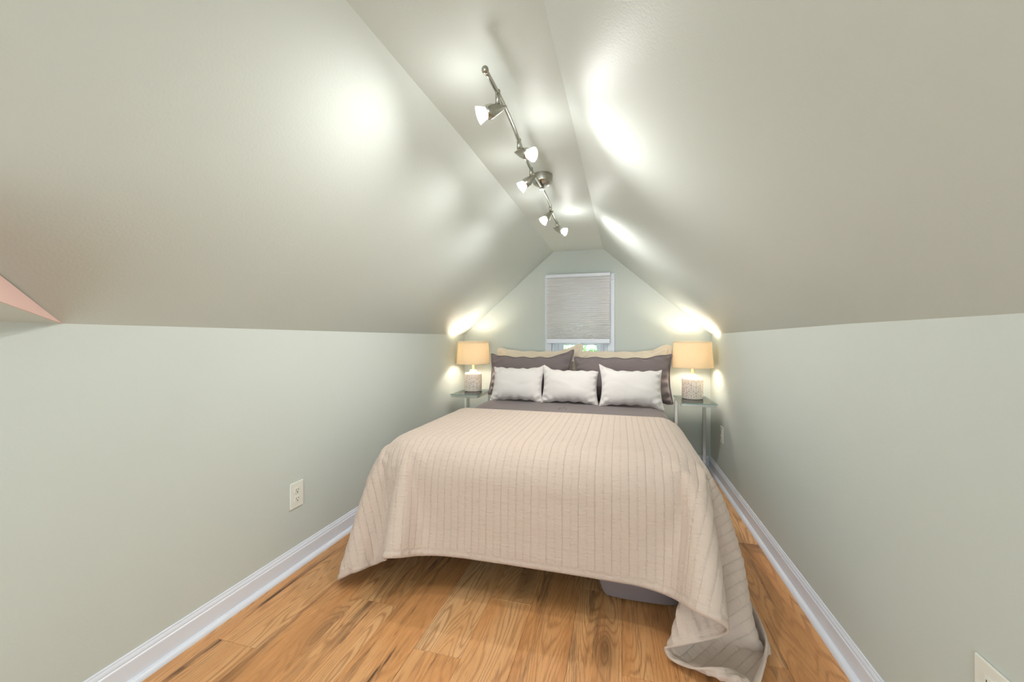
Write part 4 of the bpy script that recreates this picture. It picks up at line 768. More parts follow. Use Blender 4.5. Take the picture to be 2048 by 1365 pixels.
    -1223, 1926, 25, -1216, 1925, 55, -1209, 1923, 85, -1202, 1921, 115, -1196, 1920, 146, -1189, 1919, 176, -1184, 1918, 206, -1179, 1917, 237, -1175, 1917, 267, -1172, 1917, 298, -1170, 1917, 329, -1168, 1917, 360, -1167, 1917, 391, -1166, 1917, 422, -1164, 1916, 452, -1162, 1916, 483, -1154, 1916, 513, -1140, 1916, 541, -1121, 1915, 566, -1098, 1914, 586, -1072, 1913, 602, -1042, 1912, 613, -1012, 1912, 618, -981, 1912, 619, -950, 1911, 619, -919, 1912, 619, -888, 1912, 619, -857, 1912, 619, -826, 1912, 619, -795, 1913, 619, -764, 1913, 619, -733, 1913, 619, -702, 1913, 619, -671, 1913, 619, -640, 1913, 619, -609, 1913, 619, -578, 1914, 619, -547, 1914, 619, -516, 1914, 619, -485, 1914, 619, -453, 1914, 619, -422, 1914, 619, -391, 1914, 619, -360, 1914, 619, -329, 1914, 619, -298, 1914, 619, -267, 1914, 619, -236, 1914, 619, -205, 1914, 619, -174, 1914, 619, -143, 1914, 619, -112, 1914, 619, -81, 1914, 619, -50, 1914, 619, -19, 1914, 619, 12, 1914, 619, 43, 1914, 619, 74, 1913, 619, 105, 1913, 619, 136, 1913, 619, 167, 1913, 619, 198, 1913, 619, 229, 1914, 617, 259, 1914, 611, 288, 1914, 599, 314, 1915, 581, 335, 1916, 560, 353, 1916, 534, 365, 1917, 506, 373, 1918, 475, 375, 1918, 444, 377, 1918, 414, 378, 1919, 383, 379, 1919, 352, 380, 1919, 321, 382, 1920, 290, 383, 1920, 259, 384, 1920, 228, 385, 1921, 197, 387, 1921, 166, 388, 1921, 135, 389, 1922, 105, 391, 1922, 74, 392, 1922, 43, 405, 1923, 15, 436, 1924, 14, 467, 1924, 14, 496, 1924, 14,
    -1208, 1949, 23, -1202, 1948, 53, -1196, 1947, 83, -1190, 1947, 114, -1185, 1946, 144, -1181, 1945, 175, -1177, 1945, 206, -1175, 1945, 236, -1172, 1945, 267, -1171, 1945, 298, -1170, 1945, 329, -1168, 1945, 360, -1167, 1944, 391, -1166, 1944, 422, -1164, 1944, 453, -1162, 1944, 484, -1153, 1944, 514, -1140, 1944, 541, -1121, 1943, 566, -1098, 1942, 586, -1071, 1941, 602, -1042, 1940, 613, -1012, 1940, 618, -981, 1940, 619, -950, 1940, 619, -919, 1940, 619, -888, 1940, 619, -857, 1940, 619, -826, 1940, 619, -795, 1941, 619, -764, 1941, 619, -733, 1941, 619, -702, 1941, 619, -671, 1941, 619, -640, 1941, 619, -609, 1941, 619, -578, 1942, 619, -547, 1942, 619, -516, 1942, 619, -485, 1942, 619, -453, 1942, 619, -422, 1942, 619, -391, 1942, 619, -360, 1942, 619, -329, 1942, 619, -298, 1942, 619, -267, 1942, 619, -236, 1942, 619, -205, 1942, 619, -174, 1942, 619, -143, 1942, 619, -112, 1942, 619, -81, 1942, 619, -50, 1942, 619, -19, 1942, 619, 12, 1942, 619, 43, 1942, 619, 74, 1942, 619, 105, 1941, 619, 136, 1941, 619, 167, 1941, 619, 198, 1941, 619, 229, 1942, 617, 259, 1942, 611, 288, 1942, 599, 313, 1943, 582, 335, 1943, 560, 353, 1944, 534, 365, 1945, 506, 372, 1945, 476, 375, 1946, 445, 377, 1946, 414, 378, 1947, 383, 379, 1947, 352, 380, 1947, 321, 381, 1948, 290, 383, 1948, 259, 384, 1948, 228, 385, 1949, 197, 387, 1949, 167, 388, 1949, 136, 389, 1950, 105, 391, 1950, 74, 392, 1950, 43, 405, 1951, 15, 436, 1951, 14, 467, 1952, 14, 496, 1952, 14,
    -1196, 1975, 21, -1191, 1974, 52, -1187, 1974, 82, -1183, 1974, 113, -1180, 1973, 144, -1177, 1973, 175, -1175, 1973, 206, -1174, 1973, 236, -1172, 1973, 267, -1171, 1973, 298, -1170, 1973, 329, -1168, 1973, 360, -1167, 1972, 391, -1166, 1972, 422, -1164, 1972, 453, -1162, 1972, 484, -1153, 1972, 514, -1139, 1971, 541, -1121, 1971, 566, -1098, 1970, 587, -1071, 1969, 602, -1042, 1969, 613, -1011, 1968, 618, -981, 1968, 619, -950, 1968, 619, -919, 1968, 619, -888, 1968, 619, -857, 1968, 619, -826, 1968, 619, -795, 1969, 619, -764, 1969, 619, -733, 1969, 619, -702, 1969, 619, -671, 1969, 619, -640, 1969, 619, -609, 1969, 619, -578, 1970, 619, -547, 1970, 619, -516, 1970, 619, -485, 1970, 619, -453, 1970, 619, -422, 1970, 619, -391, 1970, 619, -360, 1970, 619, -329, 1970, 619, -298, 1970, 619, -267, 1970, 619, -236, 1970, 619, -205, 1970, 619, -174, 1970, 619, -143, 1970, 619, -112, 1970, 619, -81, 1970, 619, -50, 1970, 619, -19, 1970, 619, 12, 1970, 619, 43, 1970, 619, 74, 1970, 619, 105, 1969, 619, 136, 1969, 619, 167, 1970, 619, 198, 1970, 619, 229, 1970, 617, 259, 1970, 611, 287, 1970, 599, 313, 1971, 582, 335, 1971, 560, 353, 1972, 534, 365, 1973, 506, 372, 1973, 476, 375, 1974, 445, 377, 1974, 414, 378, 1975, 383, 379, 1975, 352, 380, 1975, 321, 381, 1976, 290, 383, 1976, 260, 384, 1976, 229, 385, 1977, 198, 387, 1977, 167, 388, 1977, 136, 389, 1978, 105, 391, 1978, 74, 392, 1978, 43, 405, 1979, 16, 435, 1979, 14, 466, 1980, 14, 496, 1980, 14,
    -1189, 2002, 21, -1185, 2002, 51, -1182, 2001, 82, -1180, 2001, 113, -1178, 2001, 144, -1176, 2001, 175, -1175, 2001, 206, -1174, 2001, 237, -1172, 2001, 267, -1171, 2001, 298, -1170, 2001, 329, -1168, 2000, 360, -1167, 2000, 391, -1166, 2000, 422, -1164, 2000, 453, -1162, 2000, 484, -1153, 2000, 514, -1139, 1999, 541, -1120, 1999, 566, -1097, 1998, 587, -1071, 1997, 602, -1042, 1997, 613, -1011, 1996, 618, -980, 1996, 619, -949, 1996, 619, -918, 1996, 619, -888, 1996, 619, -857, 1996, 619, -826, 1996, 619, -795, 1997, 619, -764, 1997, 619, -733, 1997, 619, -702, 1997, 619, -671, 1997, 619, -640, 1997, 619, -609, 1997, 619, -578, 1998, 619, -547, 1998, 619, -516, 1998, 619, -485, 1998, 619, -453, 1998, 619, -422, 1998, 619, -391, 1998, 619, -360, 1998, 619, -329, 1998, 619, -298, 1998, 619, -267, 1998, 619, -236, 1998, 619, -205, 1998, 619, -174, 1998, 619, -143, 1998, 619, -112, 1998, 619, -81, 1998, 619, -50, 1998, 619, -19, 1998, 619, 12, 1998, 619, 43, 1998, 619, 74, 1998, 619, 104, 1998, 619, 135, 1998, 619, 166, 1998, 619, 197, 1998, 619, 228, 1998, 617, 259, 1998, 611, 287, 1998, 599, 313, 1999, 582, 335, 1999, 560, 353, 2000, 535, 365, 2001, 506, 372, 2001, 476, 375, 2002, 445, 376, 2002, 414, 378, 2002, 383, 379, 2003, 352, 380, 2003, 322, 381, 2004, 291, 383, 2004, 260, 384, 2004, 229, 385, 2005, 198, 387, 2005, 167, 388, 2005, 136, 389, 2006, 105, 391, 2006, 74, 392, 2006, 44, 405, 2007, 16, 435, 2007, 14, 466, 2008, 14, 496, 2008, 14,
    -1186, 2030, 21, -1183, 2030, 51, -1181, 2029, 82, -1179, 2029, 113, -1178, 2029, 144, -1176, 2029, 175, -1175, 2029, 206, -1174, 2029, 237, -1172, 2029, 268, -1171, 2029, 298, -1170, 2029, 329, -1168, 2028, 360, -1167, 2028, 391, -1166, 2028, 422, -1164, 2028, 453, -1162, 2028, 484, -1153, 2028, 514, -1139, 2027, 541, -1120, 2026, 566, -1097, 2026, 587, -1071, 2025, 603, -1042, 2025, 613, -1011, 2025, 618, -980, 2024, 619, -949, 2024, 619, -918, 2024, 619, -887, 2024, 619, -856, 2024, 619, -826, 2025, 619, -795, 2025, 619, -764, 2025, 619, -733, 2025, 619, -702, 2025, 619, -671, 2025, 619, -640, 2025, 619, -609, 2025, 619, -578, 2026, 619, -547, 2026, 619, -516, 2026, 619, -484, 2026, 619, -453, 2026, 619, -422, 2026, 619, -391, 2026, 619, -360, 2026, 619, -329, 2026, 619, -298, 2026, 619, -267, 2026, 619, -236, 2026, 619, -205, 2026, 619, -174, 2026, 619, -143, 2026, 619, -112, 2026, 619, -81, 2026, 619, -50, 2026, 619, -19, 2026, 619, 11, 2026, 619, 42, 2026, 619, 73, 2026, 619, 104, 2026, 619, 135, 2026, 619, 166, 2026, 619, 197, 2026, 619, 228, 2026, 617, 258, 2026, 611, 287, 2026, 599, 313, 2027, 582, 335, 2027, 560, 352, 2028, 535, 365, 2029, 506, 372, 2029, 476, 375, 2030, 445, 376, 2030, 415, 378, 2030, 384, 379, 2031, 353, 380, 2031, 322, 381, 2032, 291, 383, 2032, 260, 384, 2032, 229, 385, 2033, 198, 387, 2033, 167, 388, 2033, 137, 389, 2034, 106, 391, 2034, 75, 392, 2034, 44, 405, 2035, 16, 435, 2035, 14, 466, 2036, 14, 496, 2036, 14,
    -1184, 2058, 20, -1182, 2057, 51, -1180, 2057, 82, -1179, 2057, 113, -1178, 2057, 144, -1176, 2057, 175, -1175, 2057, 206, -1174, 2057, 237, -1172, 2057, 268, -1171, 2057, 299, -1170, 2056, 329, -1168, 2056, 360, -1167, 2056, 391, -1166, 2056, 422, -1164, 2056, 453, -1162, 2056, 484, -1153, 2056, 514, -1139, 2055, 542, -1120, 2054, 566, -1097, 2054, 587, -1071, 2053, 603, -1041, 2053, 613, -1011, 2053, 618, -980, 2053, 619, -949, 2052, 619, -918, 2052, 619, -887, 2052, 619, -856, 2053, 619, -825, 2053, 619, -794, 2053, 619, -764, 2053, 619, -733, 2053, 619, -702, 2053, 619, -671, 2053, 619, -640, 2053, 619, -609, 2053, 619, -578, 2054, 619, -547, 2054, 619, -516, 2054, 619, -484, 2054, 619, -453, 2054, 619, -422, 2054, 619, -391, 2054, 619, -360, 2054, 619, -329, 2054, 619, -298, 2054, 619, -267, 2054, 619, -236, 2054, 619, -205, 2054, 619, -174, 2054, 619, -143, 2054, 619, -112, 2054, 619, -81, 2054, 619, -51, 2054, 619, -20, 2054, 619, 11, 2054, 619, 42, 2054, 619, 73, 2054, 619, 104, 2054, 619, 135, 2054, 619, 166, 2054, 619, 197, 2054, 619, 228, 2054, 617, 258, 2054, 611, 287, 2054, 599, 313, 2055, 582, 335, 2055, 560, 352, 2056, 535, 365, 2056, 507, 372, 2057, 477, 375, 2057, 446, 376, 2058, 415, 378, 2058, 384, 379, 2059, 353, 380, 2059, 322, 381, 2059, 291, 383, 2060, 260, 384, 2060, 229, 385, 2061, 199, 387, 2061, 168, 388, 2061, 137, 389, 2062, 106, 391, 2062, 75, 392, 2062, 44, 404, 2063, 16, 435, 2063, 14, 466, 2064, 14, 496, 2064, 14,
    -1183, 2086, 21, -1182, 2085, 51, -1180, 2085, 82, -1179, 2085, 113, -1178, 2085, 144, -1176, 2085, 175, -1175, 2085, 206, -1174, 2085, 237, -1172, 2085, 268, -1171, 2085, 299, -1170, 2084, 330, -1168, 2084, 360, -1167, 2084, 391, -1166, 2084, 422, -1164, 2084, 453, -1162, 2084, 484, -1153, 2083, 514, -1139, 2083, 542, -1120, 2082, 566, -1097, 2082, 587, -1070, 2081, 603, -1041, 2081, 613, -1011, 2081, 618, -980, 2081, 619, -949, 2081, 619, -918, 2081, 619, -887, 2081, 619, -856, 2081, 619, -825, 2081, 619, -794, 2081, 619, -763, 2081, 619, -732, 2081, 619, -702, 2081, 619, -671, 2081, 619, -640, 2081, 619, -609, 2081, 619, -578, 2082, 619, -547, 2082, 619, -515, 2082, 619, -484, 2082, 619, -453, 2082, 619, -422, 2082, 619, -391, 2082, 619, -360, 2082, 619, -329, 2082, 619, -298, 2082, 619, -267, 2082, 619, -236, 2082, 619, -205, 2082, 619, -174, 2082, 619, -143, 2082, 619, -113, 2082, 619, -82, 2082, 619, -51, 2082, 619, -20, 2082, 619, 11, 2082, 619, 42, 2082, 619, 73, 2082, 619, 104, 2082, 619, 135, 2082, 619, 166, 2082, 619, 197, 2082, 619, 228, 2082, 617, 258, 2082, 611, 287, 2082, 599, 313, 2083, 582, 335, 2083, 560, 352, 2084, 535, 365, 2084, 507, 372, 2085, 477, 375, 2085, 446, 376, 2086, 415, 378, 2086, 384, 379, 2087, 353, 380, 2087, 322, 381, 2087, 291, 383, 2088, 260, 384, 2088, 230, 385, 2088, 199, 387, 2089, 168, 388, 2089, 137, 389, 2090, 106, 391, 2090, 75, 392, 2090, 44, 405, 2091, 16, 435, 2091, 14, 466, 2091, 14, 496, 2092, 14,
    -1183, 2114, 21, -1182, 2113, 52, -1180, 2113, 82, -1179, 2113, 113, -1178, 2113, 144, -1176, 2113, 175, -1175, 2113, 206, -1174, 2113, 237, -1172, 2113, 268, -1171, 2113, 299, -1170, 2112, 330, -1168, 2112, 361, -1167, 2112, 391, -1166, 2112, 422, -1164, 2112, 453, -1162, 2112, 484, -1153, 2111, 514, -1139, 2111, 542, -1120, 2110, 566, -1097, 2110, 587, -1070, 2110, 603, -1041, 2109, 613, -1011, 2109, 618, -980, 2109, 619, -949, 2109, 619, -918, 2109, 619, -887, 2109, 619, -856, 2109, 619, -825, 2109, 619, -794, 2109, 619, -763, 2109, 619, -732, 2109, 619, -701, 2109, 619, -670, 2109, 619, -639, 2109, 619, -609, 2109, 619, -577, 2110, 619, -546, 2110, 619, -515, 2110, 619, -484, 2110, 619, -453, 2110, 619, -422, 2110, 619, -391, 2110, 619, -360, 2110, 619, -329, 2110, 619, -298, 2110, 619, -267, 2110, 619, -236, 2110, 619, -205, 2110, 619, -175, 2110, 619, -144, 2110, 619, -113, 2110, 619, -82, 2110, 619, -51, 2110, 619, -20, 2110, 619, 11, 2110, 619, 42, 2110, 619, 73, 2110, 619, 104, 2110, 619, 135, 2110, 619, 166, 2110, 619, 197, 2110, 619, 228, 2110, 617, 258, 2110, 611, 287, 2110, 599, 312, 2111, 582, 335, 2111, 561, 352, 2112, 535, 365, 2112, 507, 372, 2113, 477, 375, 2113, 446, 376, 2114, 415, 377, 2114, 384, 379, 2115, 353, 380, 2115, 322, 381, 2115, 292, 383, 2116, 261, 384, 2116, 230, 385, 2116, 199, 387, 2117, 168, 388, 2117, 137, 389, 2117, 106, 391, 2118, 75, 392, 2118, 45, 405, 2119, 17, 435, 2119, 14, 466, 2119, 14, 496, 2120, 14,
    -1183, 2142, 21, -1182, 2141, 52, -1180, 2141, 83, -1179, 2141, 113, -1178, 2141, 144, -1176, 2141, 175, -1175, 2141, 206, -1174, 2141, 237, -1172, 2141, 268, -1171, 2140, 299, -1170, 2140, 330, -1168, 2140, 361, -1167, 2140, 392, -1166, 2140, 423, -1164, 2140, 453, -1162, 2140, 484, -1153, 2139, 514, -1139, 2139, 542, -1120, 2138, 566, -1097, 2138, 587, -1070, 2138, 603, -1041, 2137, 613, -1011, 2137, 618, -980, 2137, 619, -949, 2137, 619, -918, 2137, 619, -887, 2137, 619, -856, 2137, 619, -825, 2137, 619, -794, 2137, 619, -763, 2137, 619, -732, 2137, 619, -701, 2137, 619, -670, 2137, 619, -639, 2137, 619, -608, 2138, 619, -577, 2138, 619, -546, 2138, 619, -515, 2138, 619, -484, 2138, 619, -453, 2138, 619, -422, 2138, 619, -391, 2138, 619, -360, 2138, 619, -329, 2138, 619, -298, 2138, 619, -267, 2138, 619, -236, 2138, 619, -206, 2138, 619, -175, 2138, 619, -144, 2138, 619, -113, 2138, 619, -82, 2138, 619, -51, 2138, 619, -20, 2138, 619, 11, 2138, 619, 42, 2138, 619, 73, 2138, 619, 104, 2138, 619, 135, 2138, 619, 166, 2138, 619, 197, 2138, 619, 228, 2138, 617, 258, 2138, 611, 287, 2138, 599, 312, 2139, 582, 334, 2139, 561, 352, 2140, 535, 365, 2140, 507, 372, 2141, 477, 375, 2141, 446, 377, 2142, 415, 378, 2142, 384, 379, 2143, 354, 380, 2143, 323, 381, 2143, 292, 383, 2144, 261, 384, 2144, 230, 385, 2144, 199, 387, 2145, 168, 388, 2145, 137, 389, 2145, 107, 391, 2146, 76, 392, 2146, 45, 405, 2147, 17, 435, 2147, 14, 466, 2147, 14, 496, 2148, 14,
    -1183, 2170, 21, -1182, 2169, 52, -1180, 2169, 83, -1179, 2169, 114, -1178, 2169, 144, -1176, 2169, 175, -1175, 2169, 206, -1174, 2169, 237, -1172, 2169, 268, -1171, 2168, 299, -1170, 2168, 330, -1168, 2168, 361, -1167, 2168, 392, -1166, 2168, 423, -1164, 2168, 454, -1162, 2167, 484, -1153, 2167, 514, -1139, 2167, 542, -1120, 2166, 566, -1097, 2166, 587, -1070, 2166, 603, -1041, 2165, 613, -1010, 2165, 618, -980, 2165, 619, -949, 2165, 619, -918, 2165, 619, -887, 2165, 619, -856, 2165, 619, -825, 2165, 619, -794, 2165, 619, -763, 2165, 619, -732, 2165, 619, -701, 2165, 619, -670, 2165, 619, -639, 2165, 619, -608, 2166, 619, -577, 2166, 619, -546, 2166, 619, -515, 2166, 619, -484, 2166, 619, -453, 2166, 619, -422, 2166, 619, -391, 2166, 619, -360, 2166, 619, -329, 2166, 619, -298, 2166, 619, -267, 2166, 619, -237, 2166, 619, -206, 2166, 619, -175, 2166, 619, -144, 2166, 619, -113, 2166, 619, -82, 2166, 619, -51, 2166, 619, -20, 2166, 619, 11, 2166, 619, 42, 2166, 619, 73, 2166, 619, 104, 2166, 619, 135, 2166, 619, 166, 2166, 619, 197, 2166, 619, 228, 2166, 617, 258, 2166, 611, 286, 2167, 599, 312, 2167, 582, 334, 2167, 561, 352, 2168, 535, 365, 2168, 507, 372, 2169, 477, 376, 2169, 446, 377, 2170, 416, 378, 2170, 385, 379, 2170, 354, 380, 2171, 323, 381, 2171, 292, 383, 2172, 261, 384, 2172, 230, 385, 2172, 199, 387, 2173, 169, 388, 2173, 138, 389, 2173, 107, 391, 2174, 76, 392, 2174, 45, 405, 2175, 17, 435, 2175, 14, 466, 2175, 14, 496, 2176, 14,
    -1183, 2198, 21, -1182, 2197, 52, -1180, 2197, 83, -1179, 2197, 114, -1178, 2197, 145, -1176, 2197, 175, -1175, 2197, 206, -1174, 2197, 237, -1172, 2197, 268, -1171, 2196, 299, -1170, 2196, 330, -1168, 2196, 361, -1167, 2196, 392, -1166, 2196, 423, -1164, 2196, 454, -1161, 2195, 485, -1153, 2195, 514, -1139, 2195, 542, -1120, 2194, 566, -1097, 2194, 587, -1070, 2194, 603, -1041, 2194, 613, -1010, 2193, 618, -979, 2193, 619, -949, 2193, 619, -918, 2193, 619, -887, 2193, 619, -856, 2193, 619, -825, 2193, 619, -794, 2193, 619, -763, 2193, 619, -732, 2193, 619, -701, 2193, 619, -670, 2193, 619, -639, 2193, 619, -608, 2194, 619, -577, 2194, 619, -546, 2194, 619, -515, 2194, 619, -484, 2194, 619, -453, 2194, 619, -422, 2194, 619, -391, 2194, 619, -360, 2194, 619, -329, 2194, 619, -298, 2194, 619, -268, 2194, 619, -237, 2194, 619, -206, 2194, 619, -175, 2194, 619, -144, 2194, 619, -113, 2194, 619, -82, 2194, 619, -51, 2194, 619, -20, 2194, 619, 11, 2194, 619, 42, 2194, 619, 73, 2194, 619, 104, 2194, 619, 135, 2194, 619, 166, 2194, 619, 197, 2194, 619, 227, 2194, 617, 258, 2194, 611, 286, 2195, 599, 312, 2195, 582, 334, 2195, 561, 352, 2196, 535, 365, 2196, 507, 373, 2197, 477, 376, 2197, 447, 378, 2197, 416, 378, 2198, 385, 379, 2198, 354, 380, 2199, 323, 381, 2199, 292, 383, 2200, 261, 384, 2200, 231, 385, 2200, 200, 387, 2201, 169, 388, 2201, 138, 389, 2201, 107, 391, 2202, 76, 392, 2202, 45, 405, 2203, 17, 435, 2203, 14, 466, 2203, 14, 496, 2204, 14,
    -1183, 2225, 21, -1182, 2225, 52, -1180, 2225, 83, -1179, 2225, 114, -1178, 2225, 145, -1176, 2225, 176, -1175, 2225, 206, -1174, 2225, 237, -1172, 2224, 268, -1171, 2224, 299, -1170, 2224, 330, -1168, 2224, 361, -1167, 2224, 392, -1166, 2224, 423, -1164, 2223, 454, -1161, 2223, 485, -1153, 2223, 515, -1139, 2223, 542, -1120, 2222, 566, -1097, 2222, 587, -1070, 2222, 603, -1041, 2222, 613, -1010, 2221, 618, -979, 2221, 619, -948, 2221, 619, -918, 2221, 619, -887, 2221, 619, -856, 2221, 619, -825, 2221, 619, -794, 2221, 619, -763, 2221, 619, -732, 2221, 619, -701, 2221, 619, -670, 2221, 619, -639, 2222, 619, -608, 2222, 619, -577, 2222, 619, -546, 2222, 619, -515, 2222, 619, -484, 2222, 619, -453, 2222, 619, -422, 2222, 619, -391, 2222, 619, -360, 2222, 619, -329, 2222, 619, -298, 2222, 619, -268, 2222, 619, -237, 2222, 619, -206, 2222, 619, -175, 2222, 619, -144, 2222, 619, -113, 2222, 619, -82, 2222, 619, -51, 2222, 619, -20, 2222, 619, 11, 2222, 619, 42, 2222, 619, 73, 2222, 619, 104, 2222, 619, 135, 2222, 619, 165, 2222, 619, 196, 2222, 619, 227, 2222, 617, 258, 2222, 611, 286, 2222, 599, 312, 2223, 582, 334, 2223, 561, 352, 2224, 536, 365, 2224, 507, 373, 2224, 478, 377, 2225, 447, 379, 2225, 416, 379, 2226, 385, 380, 2226, 354, 380, 2227, 323, 381, 2227, 293, 383, 2228, 262, 384, 2228, 231, 385, 2228, 200, 387, 2229, 169, 388, 2229, 138, 389, 2229, 107, 391, 2230, 76, 392, 2230, 46, 405, 2231, 18, 435, 2231, 14, 466, 2231, 14, 496, 2232, 14,
    -1183, 2253, 21, -1182, 2253, 52, -1180, 2253, 83, -1179, 2253, 114, -1178, 2253, 145, -1176, 2253, 176, -1175, 2253, 207, -1174, 2253, 237, -1172, 2252, 268, -1171, 2252, 299, -1170, 2252, 330, -1168, 2252, 361, -1167, 2252, 392, -1166, 2252, 423, -1164, 2251, 454, -1161, 2251, 485, -1153, 2251, 515, -1139, 2251, 542, -1120, 2250, 567, -1097, 2250, 587, -1070, 2250, 603, -1041, 2250, 613, -1010, 2250, 618, -979, 2249, 619, -948, 2249, 619, -917, 2249, 619, -887, 2249, 619, -856, 2249, 619, -825, 2249, 619, -794, 2249, 619, -763, 2249, 619, -732, 2249, 619, -701, 2249, 619, -670, 2250, 619, -639, 2250, 619, -608, 2250, 619, -577, 2250, 619, -546, 2250, 619, -515, 2250, 619, -484, 2250, 619, -453, 2250, 619, -422, 2250, 619, -391, 2250, 619, -360, 2250, 619, -329, 2250, 619, -298, 2250, 619, -268, 2250, 619, -237, 2250, 619, -206, 2250, 619, -175, 2250, 619, -144, 2250, 619, -113, 2250, 619, -82, 2250, 619, -51, 2250, 619, -20, 2250, 619, 11, 2250, 619, 42, 2250, 619, 73, 2250, 619, 104, 2250, 619, 135, 2250, 619, 165, 2250, 619, 196, 2250, 619, 227, 2250, 617, 258, 2250, 611, 286, 2250, 599, 312, 2251, 582, 334, 2251, 561, 352, 2252, 536, 365, 2252, 508, 373, 2252, 478, 378, 2253, 447, 380, 2253, 416, 380, 2254, 385, 380, 2254, 355, 381, 2255, 324, 381, 2255, 293, 383, 2255, 262, 384, 2256, 231, 385, 2256, 200, 387, 2257, 169, 388, 2257, 138, 389, 2257, 108, 391, 2258, 77, 392, 2258, 46, 405, 2259, 18, 435, 2259, 14, 466, 2259, 14, 496, 2260, 14,
    -1183, 2281, 21, -1182, 2281, 52, -1180, 2281, 83, -1179, 2281, 114, -1178, 2281, 145, -1176, 2281, 176, -1175, 2281, 207, -1174, 2281, 238, -1172, 2280, 268, -1171, 2280, 299, -1170, 2280, 330, -1168, 2280, 361, -1167, 2280, 392, -1166, 2280, 423, -1164, 2279, 454, -1161, 2279, 485, -1153, 2279, 515, -1139, 2279, 542, -1120, 2278, 567, -1097, 2278, 587, -1070, 2278, 603, -1041, 2278, 613, -1010, 2278, 618, -979, 2277, 619, -948, 2277, 619, -917, 2277, 619, -886, 2277, 619, -856, 2277, 619, -825, 2277, 619, -794, 2277, 619, -763, 2277, 619, -732, 2277, 619, -701, 2278, 619, -670, 2278, 619, -639, 2278, 619, -608, 2278, 619, -577, 2278, 619, -546, 2278, 619, -515, 2278, 619, -484, 2278, 619, -453, 2278, 619, -422, 2278, 619, -391, 2278, 619, -360, 2278, 619, -329, 2278, 619, -299, 2278, 619, -268, 2278, 619, -237, 2278, 619, -206, 2278, 619, -175, 2278, 619, -144, 2278, 619, -113, 2278, 619, -82, 2278, 619, -51, 2278, 619, -20, 2278, 619, 11, 2278, 619, 42, 2278, 619, 73, 2278, 619, 104, 2278, 619, 134, 2278, 619, 165, 2278, 619, 196, 2278, 619, 227, 2278, 618, 257, 2278, 611, 286, 2278, 599, 312, 2279, 583, 334, 2279, 561, 352, 2279, 536, 365, 2280, 508, 373, 2280, 478, 378, 2281, 447, 381, 2281, 417, 381, 2282, 386, 381, 2282, 355, 381, 2283, 324, 382, 2283, 293, 383, 2283, 262, 384, 2284, 231, 385, 2284, 200, 387, 2285, 170, 388, 2285, 139, 389, 2285, 108, 391, 2286, 77, 392, 2286, 46, 405, 2287, 18, 435, 2287, 14, 466, 2287, 14, 496, 2288, 14,
    -1183, 2309, 21, -1182, 2309, 52, -1180, 2309, 83, -1179, 2309, 114, -1178, 2309, 145, -1176, 2309, 176, -1175, 2309, 207, -1174, 2309, 238, -1172, 2308, 269, -1171, 2308, 299, -1170, 2308, 330, -1168, 2308, 361, -1167, 2308, 392, -1166, 2308, 423, -1164, 2307, 454, -1161, 2307, 485, -1153, 2307, 515, -1139, 2307, 542, -1120, 2306, 567, -1097, 2306, 587, -1070, 2306, 603, -1041, 2306, 613, -1010, 2306, 618, -979, 2306, 619, -948, 2305, 619, -917, 2305, 619, -886, 2305, 619, -855, 2305, 619, -825, 2305, 619, -794, 2305, 619, -763, 2305, 619, -732, 2306, 619, -701, 2306, 619, -670, 2306, 619, -639, 2306, 619, -608, 2306, 619, -577, 2306, 619, -546, 2306, 619, -515, 2306, 619, -484, 2306, 619, -453, 2306, 619, -422, 2306, 619, -391, 2306, 619, -360, 2306, 619, -329, 2306, 619, -299, 2306, 619, -268, 2306, 619, -237, 2306, 619, -206, 2306, 619, -175, 2306, 619, -144, 2306, 619, -113, 2306, 619, -82, 2306, 619, -51, 2306, 619, -20, 2306, 619, 11, 2306, 619, 42, 2306, 619, 73, 2306, 619, 103, 2306, 619, 134, 2306, 619, 165, 2306, 619, 196, 2306, 619, 227, 2306, 618, 257, 2306, 611, 286, 2306, 600, 312, 2307, 583, 334, 2307, 561, 352, 2307, 536, 365, 2308, 508, 373, 2308, 478, 379, 2309, 448, 381, 2309, 417, 382, 2310, 386, 383, 2310, 355, 382, 2311, 324, 382, 2311, 293, 383, 2311, 262, 384, 2312, 232, 385, 2312, 201, 387, 2313, 170, 388, 2313, 139, 389, 2313, 108, 391, 2314, 77, 392, 2314, 46, 405, 2315, 19, 435, 2315, 14, 466, 2315, 14, 496, 2315, 14,
